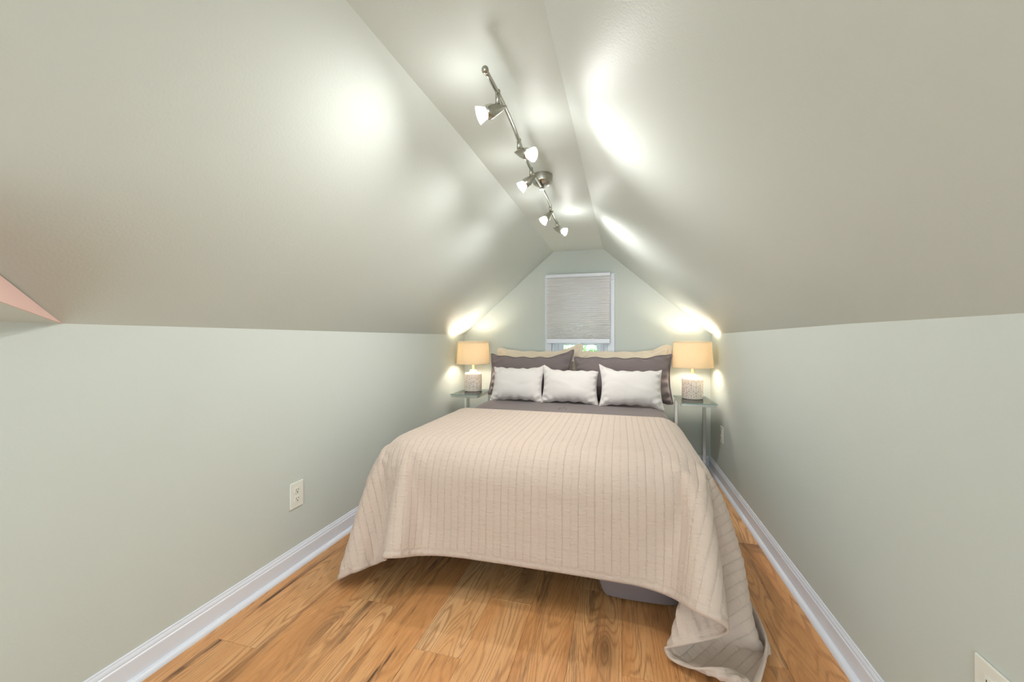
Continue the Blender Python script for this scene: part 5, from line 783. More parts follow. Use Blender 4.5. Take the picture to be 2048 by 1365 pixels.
    -1183, 2337, 22, -1182, 2337, 52, -1180, 2337, 83, -1179, 2337, 114, -1178, 2337, 145, -1176, 2337, 176, -1175, 2337, 207, -1174, 2336, 238, -1172, 2336, 269, -1171, 2336, 300, -1170, 2336, 331, -1168, 2336, 361, -1167, 2336, 392, -1166, 2335, 423, -1164, 2335, 454, -1161, 2335, 485, -1153, 2335, 515, -1139, 2334, 543, -1120, 2334, 567, -1096, 2334, 587, -1070, 2334, 603, -1041, 2334, 613, -1010, 2334, 618, -979, 2334, 619, -948, 2334, 619, -917, 2334, 619, -886, 2334, 619, -855, 2334, 619, -825, 2334, 619, -794, 2334, 619, -763, 2334, 619, -732, 2334, 619, -701, 2334, 619, -670, 2334, 619, -639, 2334, 619, -608, 2334, 619, -577, 2334, 619, -546, 2334, 619, -515, 2334, 619, -484, 2334, 619, -453, 2334, 619, -422, 2334, 619, -391, 2334, 619, -360, 2334, 619, -329, 2334, 619, -299, 2334, 619, -268, 2334, 619, -237, 2334, 619, -206, 2334, 619, -175, 2334, 619, -144, 2334, 619, -113, 2334, 619, -82, 2334, 619, -51, 2334, 619, -20, 2334, 619, 11, 2334, 619, 42, 2334, 619, 73, 2334, 619, 103, 2334, 619, 134, 2334, 619, 165, 2334, 619, 196, 2334, 619, 227, 2334, 618, 257, 2334, 611, 286, 2334, 600, 312, 2335, 583, 334, 2335, 561, 352, 2335, 536, 365, 2336, 508, 373, 2336, 478, 379, 2337, 448, 382, 2337, 417, 383, 2338, 386, 384, 2338, 355, 383, 2338, 325, 383, 2339, 294, 383, 2339, 263, 384, 2340, 232, 385, 2340, 201, 387, 2341, 170, 388, 2341, 139, 389, 2341, 108, 391, 2342, 77, 392, 2342, 47, 405, 2343, 19, 435, 2343, 14, 466, 2343, 14, 496, 2343, 14,
    -1183, 2365, 22, -1182, 2365, 53, -1180, 2365, 83, -1179, 2365, 114, -1178, 2365, 145, -1176, 2365, 176, -1175, 2365, 207, -1174, 2364, 238, -1172, 2364, 269, -1171, 2364, 300, -1170, 2364, 331, -1168, 2364, 362, -1167, 2364, 392, -1166, 2363, 423, -1164, 2363, 454, -1161, 2363, 485, -1153, 2363, 515, -1139, 2362, 543, -1120, 2362, 567, -1096, 2362, 587, -1070, 2362, 603, -1041, 2362, 613, -1010, 2362, 618, -979, 2362, 619, -948, 2362, 619, -917, 2362, 619, -886, 2362, 619, -855, 2362, 619, -824, 2362, 619, -794, 2362, 619, -763, 2362, 619, -732, 2362, 619, -701, 2362, 619, -670, 2362, 619, -639, 2362, 619, -608, 2362, 619, -577, 2362, 619, -546, 2362, 619, -515, 2362, 619, -484, 2362, 619, -453, 2362, 619, -422, 2362, 619, -391, 2362, 619, -360, 2362, 619, -330, 2362, 619, -299, 2362, 619, -268, 2362, 619, -237, 2362, 619, -206, 2362, 619, -175, 2362, 619, -144, 2362, 619, -113, 2362, 619, -82, 2362, 619, -51, 2362, 619, -20, 2362, 619, 11, 2362, 619, 42, 2362, 619, 72, 2362, 619, 103, 2362, 619, 134, 2362, 619, 165, 2362, 619, 196, 2362, 619, 227, 2362, 618, 257, 2362, 612, 286, 2362, 600, 312, 2363, 583, 334, 2363, 562, 352, 2363, 536, 365, 2364, 508, 373, 2364, 479, 379, 2365, 448, 382, 2365, 417, 384, 2366, 387, 385, 2366, 356, 384, 2366, 325, 384, 2367, 294, 384, 2367, 263, 384, 2368, 232, 385, 2368, 201, 387, 2368, 170, 388, 2369, 139, 389, 2369, 109, 391, 2370, 78, 392, 2370, 47, 405, 2371, 19, 435, 2371, 14, 466, 2371, 14, 496, 2371, 14,
    -1183, 2393, 22, -1182, 2393, 53, -1180, 2393, 84, -1179, 2393, 114, -1178, 2393, 145, -1176, 2393, 176, -1175, 2393, 207, -1174, 2392, 238, -1172, 2392, 269, -1171, 2392, 300, -1170, 2392, 331, -1168, 2392, 362, -1167, 2392, 393, -1166, 2391, 423, -1164, 2391, 454, -1161, 2391, 485, -1153, 2391, 515, -1139, 2390, 543, -1120, 2390, 567, -1096, 2390, 587, -1070, 2390, 603, -1040, 2390, 613, -1010, 2390, 618, -979, 2390, 619, -948, 2390, 619, -917, 2390, 619, -886, 2390, 619, -855, 2390, 619, -824, 2390, 619, -794, 2390, 619, -763, 2390, 619, -732, 2390, 619, -701, 2390, 619, -670, 2390, 619, -639, 2390, 619, -608, 2390, 619, -577, 2390, 619, -546, 2390, 619, -515, 2390, 619, -484, 2390, 619, -453, 2390, 619, -422, 2390, 619, -391, 2390, 619, -360, 2390, 619, -330, 2390, 619, -299, 2390, 619, -268, 2390, 619, -237, 2390, 619, -206, 2390, 619, -175, 2390, 619, -144, 2390, 619, -113, 2390, 619, -82, 2390, 619, -51, 2390, 619, -20, 2390, 619, 11, 2390, 619, 42, 2390, 619, 72, 2390, 619, 103, 2390, 619, 134, 2390, 619, 165, 2390, 619, 196, 2390, 619, 227, 2390, 618, 257, 2390, 612, 286, 2390, 600, 312, 2391, 583, 334, 2391, 562, 352, 2391, 537, 365, 2392, 508, 374, 2392, 479, 379, 2393, 448, 383, 2393, 418, 385, 2393, 387, 385, 2394, 356, 385, 2394, 325, 385, 2395, 294, 384, 2395, 263, 385, 2396, 232, 385, 2396, 202, 387, 2396, 171, 388, 2397, 140, 389, 2397, 109, 391, 2398, 78, 392, 2398, 47, 405, 2398, 19, 435, 2399, 14, 466, 2399, 14, 496, 2399, 14,
    -1183, 2421, 22, -1182, 2421, 53, -1180, 2421, 84, -1179, 2421, 115, -1178, 2421, 145, -1176, 2421, 176, -1175, 2421, 207, -1174, 2420, 238, -1172, 2420, 269, -1171, 2420, 300, -1170, 2420, 331, -1168, 2420, 362, -1167, 2420, 393, -1166, 2419, 424, -1164, 2419, 454, -1161, 2419, 485, -1153, 2419, 515, -1139, 2418, 543, -1120, 2418, 567, -1096, 2418, 588, -1070, 2418, 603, -1040, 2418, 613, -1010, 2418, 618, -979, 2418, 619, -948, 2418, 619, -917, 2418, 619, -886, 2418, 619, -855, 2418, 619, -824, 2418, 619, -793, 2418, 619, -763, 2418, 619, -732, 2418, 619, -701, 2418, 619, -670, 2418, 619, -639, 2418, 619, -608, 2418, 619, -577, 2418, 619, -546, 2418, 619, -515, 2418, 619, -484, 2418, 619, -453, 2418, 619, -422, 2418, 619, -391, 2418, 619, -360, 2418, 619, -330, 2418, 619, -299, 2418, 619, -268, 2418, 619, -237, 2418, 619, -206, 2418, 619, -175, 2418, 619, -144, 2418, 619, -113, 2418, 619, -82, 2418, 619, -51, 2418, 619, -20, 2418, 619, 11, 2418, 619, 42, 2418, 619, 72, 2418, 619, 103, 2418, 619, 134, 2418, 619, 165, 2418, 619, 196, 2418, 619, 227, 2418, 618, 257, 2418, 612, 286, 2418, 600, 312, 2419, 584, 334, 2419, 562, 352, 2419, 537, 365, 2420, 509, 374, 2420, 479, 379, 2421, 449, 383, 2421, 418, 385, 2421, 387, 386, 2422, 356, 386, 2422, 325, 385, 2423, 295, 385, 2423, 264, 385, 2424, 233, 385, 2424, 202, 386, 2424, 171, 388, 2425, 140, 389, 2425, 109, 391, 2426, 78, 392, 2426, 47, 405, 2426, 20, 435, 2427, 14, 466, 2427, 14, 496, 2427, 14,
    -1183, 2449, 22, -1182, 2449, 53, -1180, 2449, 84, -1179, 2449, 115, -1178, 2449, 146, -1176, 2449, 176, -1175, 2449, 207, -1174, 2448, 238, -1172, 2448, 269, -1171, 2448, 300, -1170, 2448, 331, -1168, 2448, 362, -1167, 2448, 393, -1166, 2447, 424, -1164, 2447, 455, -1161, 2447, 486, -1153, 2447, 515, -1139, 2446, 543, -1120, 2446, 567, -1096, 2446, 588, -1070, 2446, 603, -1040, 2446, 613, -1010, 2446, 618, -979, 2446, 619, -948, 2446, 619, -917, 2446, 619, -886, 2446, 619, -855, 2446, 619, -824, 2446, 619, -793, 2446, 619, -763, 2446, 619, -732, 2446, 619, -701, 2446, 619, -670, 2446, 619, -639, 2446, 619, -608, 2446, 619, -577, 2446, 619, -546, 2446, 619, -515, 2446, 619, -484, 2446, 619, -453, 2446, 619, -422, 2446, 619, -391, 2446, 619, -360, 2446, 619, -330, 2446, 619, -299, 2446, 619, -268, 2446, 619, -237, 2446, 619, -206, 2446, 619, -175, 2446, 619, -144, 2446, 619, -113, 2446, 619, -82, 2446, 619, -51, 2446, 619, -20, 2446, 619, 11, 2446, 619, 42, 2446, 619, 72, 2446, 619, 103, 2446, 619, 134, 2446, 619, 165, 2446, 619, 196, 2446, 619, 227, 2446, 618, 257, 2446, 612, 286, 2446, 601, 312, 2447, 584, 334, 2447, 562, 352, 2447, 537, 365, 2448, 509, 374, 2448, 479, 380, 2448, 449, 383, 2449, 418, 385, 2449, 388, 386, 2450, 357, 386, 2450, 326, 386, 2451, 295, 386, 2451, 264, 385, 2452, 233, 386, 2452, 202, 387, 2452, 171, 388, 2453, 140, 389, 2453, 110, 391, 2454, 79, 392, 2454, 48, 405, 2454, 20, 435, 2455, 14, 466, 2455, 14, 496, 2455, 14,
    -1183, 2477, 22, -1182, 2477, 53, -1180, 2477, 84, -1179, 2477, 115, -1178, 2477, 146, -1176, 2477, 177, -1175, 2476, 208, -1174, 2476, 238, -1172, 2476, 269, -1171, 2476, 300, -1170, 2476, 331, -1168, 2476, 362, -1167, 2475, 393, -1166, 2475, 424, -1164, 2475, 455, -1161, 2475, 486, -1153, 2475, 515, -1139, 2474, 543, -1120, 2474, 568, -1096, 2474, 588, -1070, 2474, 603, -1040, 2474, 614, -1010, 2474, 618, -979, 2474, 619, -948, 2474, 619, -917, 2474, 619, -886, 2474, 619, -855, 2474, 619, -824, 2474, 619, -793, 2474, 619, -762, 2474, 619, -732, 2474, 619, -701, 2474, 619, -670, 2474, 619, -639, 2474, 619, -608, 2474, 619, -577, 2474, 619, -546, 2474, 619, -515, 2474, 619, -484, 2474, 619, -453, 2474, 619, -422, 2474, 619, -391, 2474, 619, -360, 2474, 619, -330, 2474, 619, -299, 2474, 619, -268, 2474, 619, -237, 2474, 619, -206, 2474, 619, -175, 2474, 619, -144, 2474, 619, -113, 2474, 619, -82, 2474, 619, -51, 2474, 619, -20, 2474, 619, 11, 2474, 619, 41, 2474, 619, 72, 2474, 619, 103, 2474, 619, 134, 2474, 619, 165, 2474, 619, 196, 2474, 619, 227, 2474, 618, 257, 2474, 612, 286, 2474, 601, 312, 2475, 584, 334, 2475, 563, 352, 2475, 537, 365, 2476, 509, 374, 2476, 480, 380, 2476, 449, 383, 2477, 419, 386, 2477, 388, 387, 2478, 357, 387, 2478, 326, 387, 2479, 295, 386, 2479, 264, 386, 2480, 233, 386, 2480, 202, 387, 2480, 172, 388, 2481, 141, 389, 2481, 110, 391, 2482, 79, 392, 2482, 48, 405, 2482, 20, 435, 2483, 14, 466, 2483, 14, 496, 2483, 14,
    -1183, 2505, 22, -1182, 2505, 53, -1180, 2505, 84, -1179, 2505, 115, -1178, 2505, 146, -1176, 2505, 177, -1175, 2504, 208, -1174, 2504, 239, -1172, 2504, 269, -1171, 2504, 300, -1169, 2504, 331, -1168, 2504, 362, -1167, 2503, 393, -1166, 2503, 424, -1164, 2503, 455, -1161, 2503, 486, -1153, 2503, 516, -1138, 2502, 543, -1120, 2502, 568, -1096, 2502, 588, -1070, 2502, 604, -1040, 2502, 614, -1010, 2502, 618, -979, 2502, 618, -948, 2502, 618, -917, 2502, 618, -886, 2502, 618, -855, 2502, 618, -824, 2502, 618, -793, 2502, 618, -762, 2502, 618, -731, 2502, 618, -701, 2502, 618, -670, 2502, 618, -639, 2502, 618, -608, 2502, 618, -577, 2502, 618, -546, 2502, 618, -515, 2502, 618, -484, 2502, 618, -453, 2502, 618, -422, 2502, 618, -391, 2502, 618, -360, 2502, 618, -330, 2502, 618, -299, 2502, 618, -268, 2502, 618, -237, 2502, 618, -206, 2502, 618, -175, 2502, 618, -144, 2502, 618, -113, 2502, 618, -82, 2502, 618, -51, 2502, 618, -20, 2502, 618, 11, 2502, 618, 41, 2502, 618, 72, 2502, 618, 103, 2502, 618, 134, 2502, 618, 165, 2502, 618, 196, 2502, 618, 227, 2502, 618, 257, 2502, 613, 286, 2502, 601, 312, 2502, 585, 334, 2503, 563, 352, 2503, 538, 365, 2504, 510, 374, 2504, 480, 380, 2504, 450, 384, 2505, 419, 386, 2505, 388, 387, 2506, 357, 387, 2506, 326, 387, 2507, 296, 386, 2507, 265, 386, 2508, 234, 386, 2508, 203, 387, 2508, 172, 388, 2509, 141, 389, 2509, 110, 391, 2510, 79, 392, 2510, 48, 405, 2510, 21, 435, 2511, 14, 466, 2511, 14, 496, 2511, 14,
    -1183, 2533, 22, -1182, 2533, 53, -1180, 2533, 84, -1179, 2533, 115, -1178, 2533, 146, -1176, 2533, 177, -1175, 2532, 208, -1174, 2532, 239, -1172, 2532, 270, -1171, 2532, 300, -1169, 2532, 331, -1168, 2532, 362, -1167, 2531, 393, -1166, 2531, 424, -1164, 2531, 455, -1161, 2531, 486, -1153, 2531, 516, -1138, 2530, 543, -1120, 2530, 568, -1096, 2530, 588, -1070, 2530, 604, -1040, 2530, 614, -1010, 2530, 618, -979, 2530, 618, -948, 2530, 618, -917, 2530, 618, -886, 2530, 618, -855, 2530, 618, -824, 2530, 618, -793, 2530, 618, -762, 2530, 618, -731, 2530, 618, -701, 2530, 618, -670, 2530, 618, -639, 2530, 618, -608, 2530, 618, -577, 2530, 618, -546, 2530, 618, -515, 2530, 618, -484, 2530, 618, -453, 2530, 618, -422, 2530, 618, -391, 2530, 618, -360, 2530, 618, -330, 2530, 618, -299, 2530, 618, -268, 2530, 618, -237, 2530, 618, -206, 2530, 618, -175, 2530, 618, -144, 2530, 618, -113, 2530, 618, -82, 2530, 618, -51, 2530, 618, -20, 2530, 618, 11, 2530, 618, 41, 2530, 618, 72, 2530, 618, 103, 2530, 618, 134, 2530, 618, 165, 2530, 618, 196, 2530, 618, 227, 2530, 618, 257, 2530, 613, 286, 2530, 602, 312, 2530, 585, 334, 2531, 563, 352, 2531, 538, 365, 2532, 510, 374, 2532, 480, 380, 2532, 450, 384, 2533, 419, 386, 2533, 389, 387, 2534, 358, 387, 2534, 327, 387, 2535, 296, 387, 2535, 265, 386, 2536, 234, 386, 2536, 203, 387, 2536, 172, 388, 2537, 141, 389, 2537, 110, 391, 2538, 80, 392, 2538, 49, 405, 2538, 21, 435, 2539, 14, 466, 2539, 14, 496, 2539, 14,
]
def quilt():
    A = np.array(QDATA, dtype=np.float64).reshape(QN[0], QN[1], 3) * 1e-3
    def up(P, ax, n):
        P = np.moveaxis(P, ax, 0)
        m = P.shape[0]
        pad = np.concatenate([2 * P[:1] - P[1:2], P, 2 * P[-1:] - P[-2:-1]])
        o_ = []
        for i in range(m - 1):
            p0, p1, p2, p3 = pad[i], pad[i + 1], pad[i + 2], pad[i + 3]
            for k in range(n):
                t = k / n
                o_.append(.5 * (2 * p1 + (p2 - p0) * t + (2 * p0 - 5 * p1 + 4 * p2 - p3) * t * t + (3 * p1 - p0 - 3 * p2 + p3) * t ** 3))
        o_.append(P[-1])
        return np.moveaxis(np.array(o_), 0, ax)
    U = 10
    G = up(up(A, 0, 4), 1, U)
    ny, nx = G.shape[:2]
    W_, L_ = QSIZE
    cu = np.linspace(0, W_, nx)[None, :].repeat(ny, 0)
    cv = np.linspace(0, L_, ny)[:, None].repeat(nx, 1)
    du = np.gradient(G, axis=1); dv = np.gradient(G, axis=0)
    N = np.cross(du, dv); N /= np.linalg.norm(N, axis=2, keepdims=True) + 1e-9
    ph = (cu / CH) % 1.0
    edge = np.minimum(np.minimum(cu, W_ - cu), np.minimum(cv, L_ - cv))
    puff = np.abs(np.sin(np.pi * ph)) ** .55
    puff = np.where(edge < .022, np.abs(np.sin(np.pi * edge / .022)) ** .7, puff)
    rng = np.random.RandomState(5)
    G = G + N * (puff * .0048)[..., None]
    V = G.reshape(-1, 3)
    idx = np.arange(ny * nx).reshape(ny, nx)
    F = np.stack([idx[:-1, :-1], idx[:-1, 1:], idx[1:, 1:], idx[1:, :-1]], -1).reshape(-1, 4)
    me = bpy.data.meshes.new('quilt')
    me.vertices.add(len(V)); me.vertices.foreach_set('co', V.astype(np.float32).ravel())
    me.loops.add(F.size); me.loops.foreach_set('vertex_index', F.ravel().astype(np.int32))
    me.polygons.add(len(F)); me.polygons.foreach_set('loop_start', np.arange(0, F.size, 4, dtype=np.int32))
    me.update(calc_edges=True)
    uvl = me.uv_layers.new(name='UVMap')
    uvs = np.stack([cu.ravel()[F.ravel()], cv.ravel()[F.ravel()]], -1)
    uvl.data.foreach_set('uv', uvs.astype(np.float32).ravel())
    o = obj('quilt', me, M_quilt, None, True)
    md = o.modifiers.new('thickness', 'SOLIDIFY'); md.thickness = .006; md.offset = 1
    return tag(o, 'blush pink channel-stitched quilt draped over the foot of the bed', 'quilt')
QSIZE = (2.69, 1.315)
quilt()

# ------------------------------------------------------------------ pillows
def pillow(name, loc, W, Hh, T, rot, mat, label, group, seed=0, indent=.06, ears=(0, 0, 0, 0), flange=0.0, wr=1.0, nu=56, nv=38, bend=0.0):
    """stuffed cushion standing in its local x-z plane; origin at the bottom centre. ears = outward/upward pull of corners bl, br, tl, tr"""
    rng = np.random.RandomState(seed)
    u = np.sin(np.linspace(-np.pi / 2, np.pi / 2, nu)) * .6 + np.linspace(-1, 1, nu) * .4
    v = np.sin(np.linspace(-np.pi / 2, np.pi / 2, nv)) * .6 + np.linspace(-1, 1, nv) * .4
    Ug, Vg = np.meshgrid(u, v)
    px = W / 2 * Ug * (1 - indent * (1 - Vg ** 2) * Ug ** 2)
    pz = Hh / 2 * Vg * (1 - indent * 1.3 * (1 - Ug ** 2) * Vg ** 2)
    f = np.clip(1 - np.abs(Ug) ** 2.6, 0, 1) * np.clip(1 - np.abs(Vg) ** 2.6, 0, 1)
    th = T / 2 * f ** .52
    # seam puckers: creases that run in from the edges and corners
    ed = np.clip(1 - f * 1.7, 0, 1) * np.clip(f * 9, 0, 1)
    fr = [rng.uniform(0, 6.28) for _ in range(8)]
    puck = (np.sin(Ug * 23 + fr[0] + 2 * np.sin(Vg * 3 + fr[1])) * np.abs(Vg) ** 4 + np.sin(Vg * 17 + fr[2] + 2 * np.sin(Ug * 4)) * np.abs(Ug) ** 4)
    diag = np.sin((Ug * Vg) * 26 + fr[3]) * np.abs(Ug * Vg) ** 2
    broad = np.sin(Ug * 4 + fr[4]) * np.sin(Vg * 3.3 + fr[5])
    cr1 = np.exp(-((Vg - .25 * np.sin(2.2 * Ug + fr[6])) / .13) ** 2) * np.sin(Ug * 3 + fr[7])
    dlt = wr * (.010 * ed * puck + .012 * ed * diag + .006 * f * broad + .004 * f * cr1)
    for (su, sv), e in zip(((-1, -1), (1, -1), (-1, 1), (1, 1)), ears):
        g = np.exp(-(((Ug - su) / .28) ** 2 + ((Vg - sv) / .34) ** 2))
        pz = pz + g * e * (1 if sv > 0 else -1)
        px = px + g * e * .25 * su
    wob = .004 * wr * np.sin(Ug * 15 + fr[1]) * np.abs(Vg) ** 6
    pz = pz + wob
    bnd = bend * (Ug ** 2)
    V = []; 
    fr_ = np.stack([px, -th - dlt + bnd, pz + Hh / 2], -1).reshape(-1, 3)
    bk_ = np.stack([px, th + .6 * dlt + bnd, pz + Hh / 2], -1).reshape(-1, 3)
    V = np.concatenate([fr_, bk_])
    n = nu * nv
    F = []
    for j in range(nv - 1):
        for i in range(nu - 1):
            a = j * nu + i
            F.append((a, a + 1, a + nu + 1, a + nu)); F.append((n + a, n + a + nu, n + a + nu + 1, n + a + 1))
    per = [i for i in range(nu)] + [j * nu + nu - 1 for j in range(1, nv)] + [(nv - 1) * nu + i for i in range(nu - 2, -1, -1)] + [j * nu for j in range(nv - 2, 0, -1)]
    me = bpy.data.meshes.new(name); me.from_pydata([tuple(p) for p in V], [], F); me.update()
    bm = bmesh.new(); bm.from_mesh(me)
    bmesh.ops.remove_doubles(bm, verts=bm.verts, dist=1e-5)
    bmesh.ops.recalc_face_normals(bm, faces=bm.faces)
    bm.to_mesh(me); bm.free()
    root = obj(name, me, mat, None, True)
    root.location = loc
    root.rotation_euler = [math.radians(a) for a in rot]
    tag(root, label, 'pillow', group)
    # seam / flange running round the edge
    bm = bmesh.new()
    ring = [Vector(V[i]) for i in per]
    m = len(ring)
    if flange > 0:
        inn, outr, outr2 = [], [], []
        for i, p in enumerate(ring):
            t = (ring[(i + 1) % m] - ring[i - 1]); 
            nrm = Vector((t.z, 0, -t.x)).normalized()
            wv = .004 * math.sin(i * .7 + seed)
            inn.append(bm.verts.new(p - nrm * .004)); 
            outr.append(bm.verts.new(p + nrm * flange + Vector((0, -.003 + wv, 0)))); outr2.append(bm.verts.new(p + nrm * flange + Vector((0, .003 + wv, 0))))
        for i in range(m):
            j = (i + 1) % m
            bm.faces.new((inn[i], inn[j], outr[j], outr[i])); bm.faces.new((inn[i], outr2[i], outr2[j], inn[j])); bm.faces.new((outr[i], outr[j], outr2[j], outr2[i]))
        obj('flange', bm, mat, root)
    else:
        tube_bm(ring + [ring[0], ring[1]], .0022, 6, bm, cap=False)
        obj('seam', bm, mat, root, True)
    return root
PZ = 0.606
g1 = 'cream quilted shams against the wall'; g2 = 'grey sleeping pillows'; g3 = 'small blush lumbar pillows'
pillow('sham_pillow', (-.735, 3.545, PZ), .74, .365, .13, (-10, 0, 0), M_cream, 'cream quilted sham propped behind the left grey pillow', g1, 1, .05, (0, 0, .02, .06), .03)
pillow('sham_pillow', (.005, 3.535, PZ + .008), .76, .36, .13, (-10, 0, 0), M_cream, 'cream quilted sham propped behind the right grey pillow', g1, 2, .05, (0, 0, -.01, .05), .03)
pillow('bed_pillow', (-.768, 3.33, PZ), .72, .345, .19, (-16, 0, 0), M_grey, 'grey linen pillow with a corner poking up in front of the window', g2, 3, .05, (.0, 0, .015, .06), .010, 1.5)
pillow('bed_pillow', (.005, 3.31, PZ), .77, .35, .19, (-16, 0, 0), M_grey, 'grey linen pillow leaning beside the right-hand lamp', g2, 4, .05, (0, .01, -.01, .03), .010, 1.4)
pillow('throw_pillow', (-.815, 3.085, PZ - .003), .43, .28, .15, (-22, 0, 0), M_blush, 'small blush lumbar pillow leftmost of three, on the grey comforter', g3, 5, .07, (.012, .012, .0, .02), 0, 1.0)
pillow('throw_pillow', (-.385, 3.075, PZ - .003), .44, .27, .15, (-22, 0, 0), M_blush, 'small blush lumbar pillow in the middle of the row of three', g3, 6, .07, (.01, .02, .03, -.01), 0, 1.0)
pillow('throw_pillow', (.075, 3.04, PZ - .003), .45, .28, .15, (-22, 0, 0), M_blush, 'small blush lumbar pillow rightmost of three, its corner raised', g3, 7, .07, (.012, .02, .04, .0), 0, 1.0)

# ------------------------------------------------------------------ side tables
def side_table(x0, x1, y0, y1, zt, label):
    cx, cy = (x0 + x1) / 2, (y0 + y1) / 2
    hx, hy = (x1 - x0) / 2, (y1 - y0) / 2
    t = thing('side_table', (cx, cy, 0), label, 'table', 'chrome side tables')
    g = box('glass_top', (-hx, -hy, zt - .008), (hx, hy, zt), M_tabletop, t, .0015, 1)
    bm = bmesh.new()
    e = .0012
    for lo, hi in (((-hx - e, -hy - e, zt - .0075), (hx + e, -hy + e, zt - .0005)), ((-hx - e, hy - e, zt - .0075), (hx + e, hy + e, zt - .0005)),
                   ((-hx - e, -hy + e, zt - .0075), (-hx + e, hy - e, zt - .0005)), ((hx - e, -hy + e, zt - .0075), (hx + e, hy - e, zt - .0005))):
        bm_box(bm, [(a + b) / 2 for a, b in zip(lo, hi)], [b - a for a, b in zip(lo, hi)])
    obj('glass_edge', bm, M_glass_edge, g)
    s = .02
    # top frame rails under the glass
    for lo, hi in (((-hx + .006, -hy + .006, zt - .008 - s), (hx - .006, -hy + .006 + s, zt - .008)),
                   ((-hx + .006, hy - .006 - s, zt - .008 - s), (hx - .006, hy - .006, zt - .008))):
        box('cross_rail', lo, hi, M_chrome, t, .0015, 1)
    for sx in (-1, 1):
        xa = sx * (hx - .006 - s / 2)
        box('side_rail', (xa - s / 2, -hy + .006 + s, zt - .008 - s), (xa + s / 2, hy - .006 - s, zt - .008), M_chrome, t, .0015, 1)
        xl = sx * (hx - .006 - .013)
        box('leg', (xl - .013, hy - .006 - .034, s), (xl + .013, hy - .006, zt - .008 - s), M_chrome, t, .002, 1)
        box('foot_rail', (xa - s / 2, -hy + .006, 0), (xa + s / 2, hy - .006, s), M_chrome, t, .0015, 1)
    box('floor_rail', (-hx + .006 + s, hy - .006 - s, 0), (hx - .006 - s, hy - .006, s), M_chrome, t, .0015, 1)
    return t
TZ = 0.62
side_table(.435, .690, 3.19, 3.61, TZ, 'chrome and glass side table in the right corner beside the bed')
side_table(-1.428, -1.173, 3.17, 3.57, TZ, 'chrome and glass side table in the left corner, mostly behind pillows')

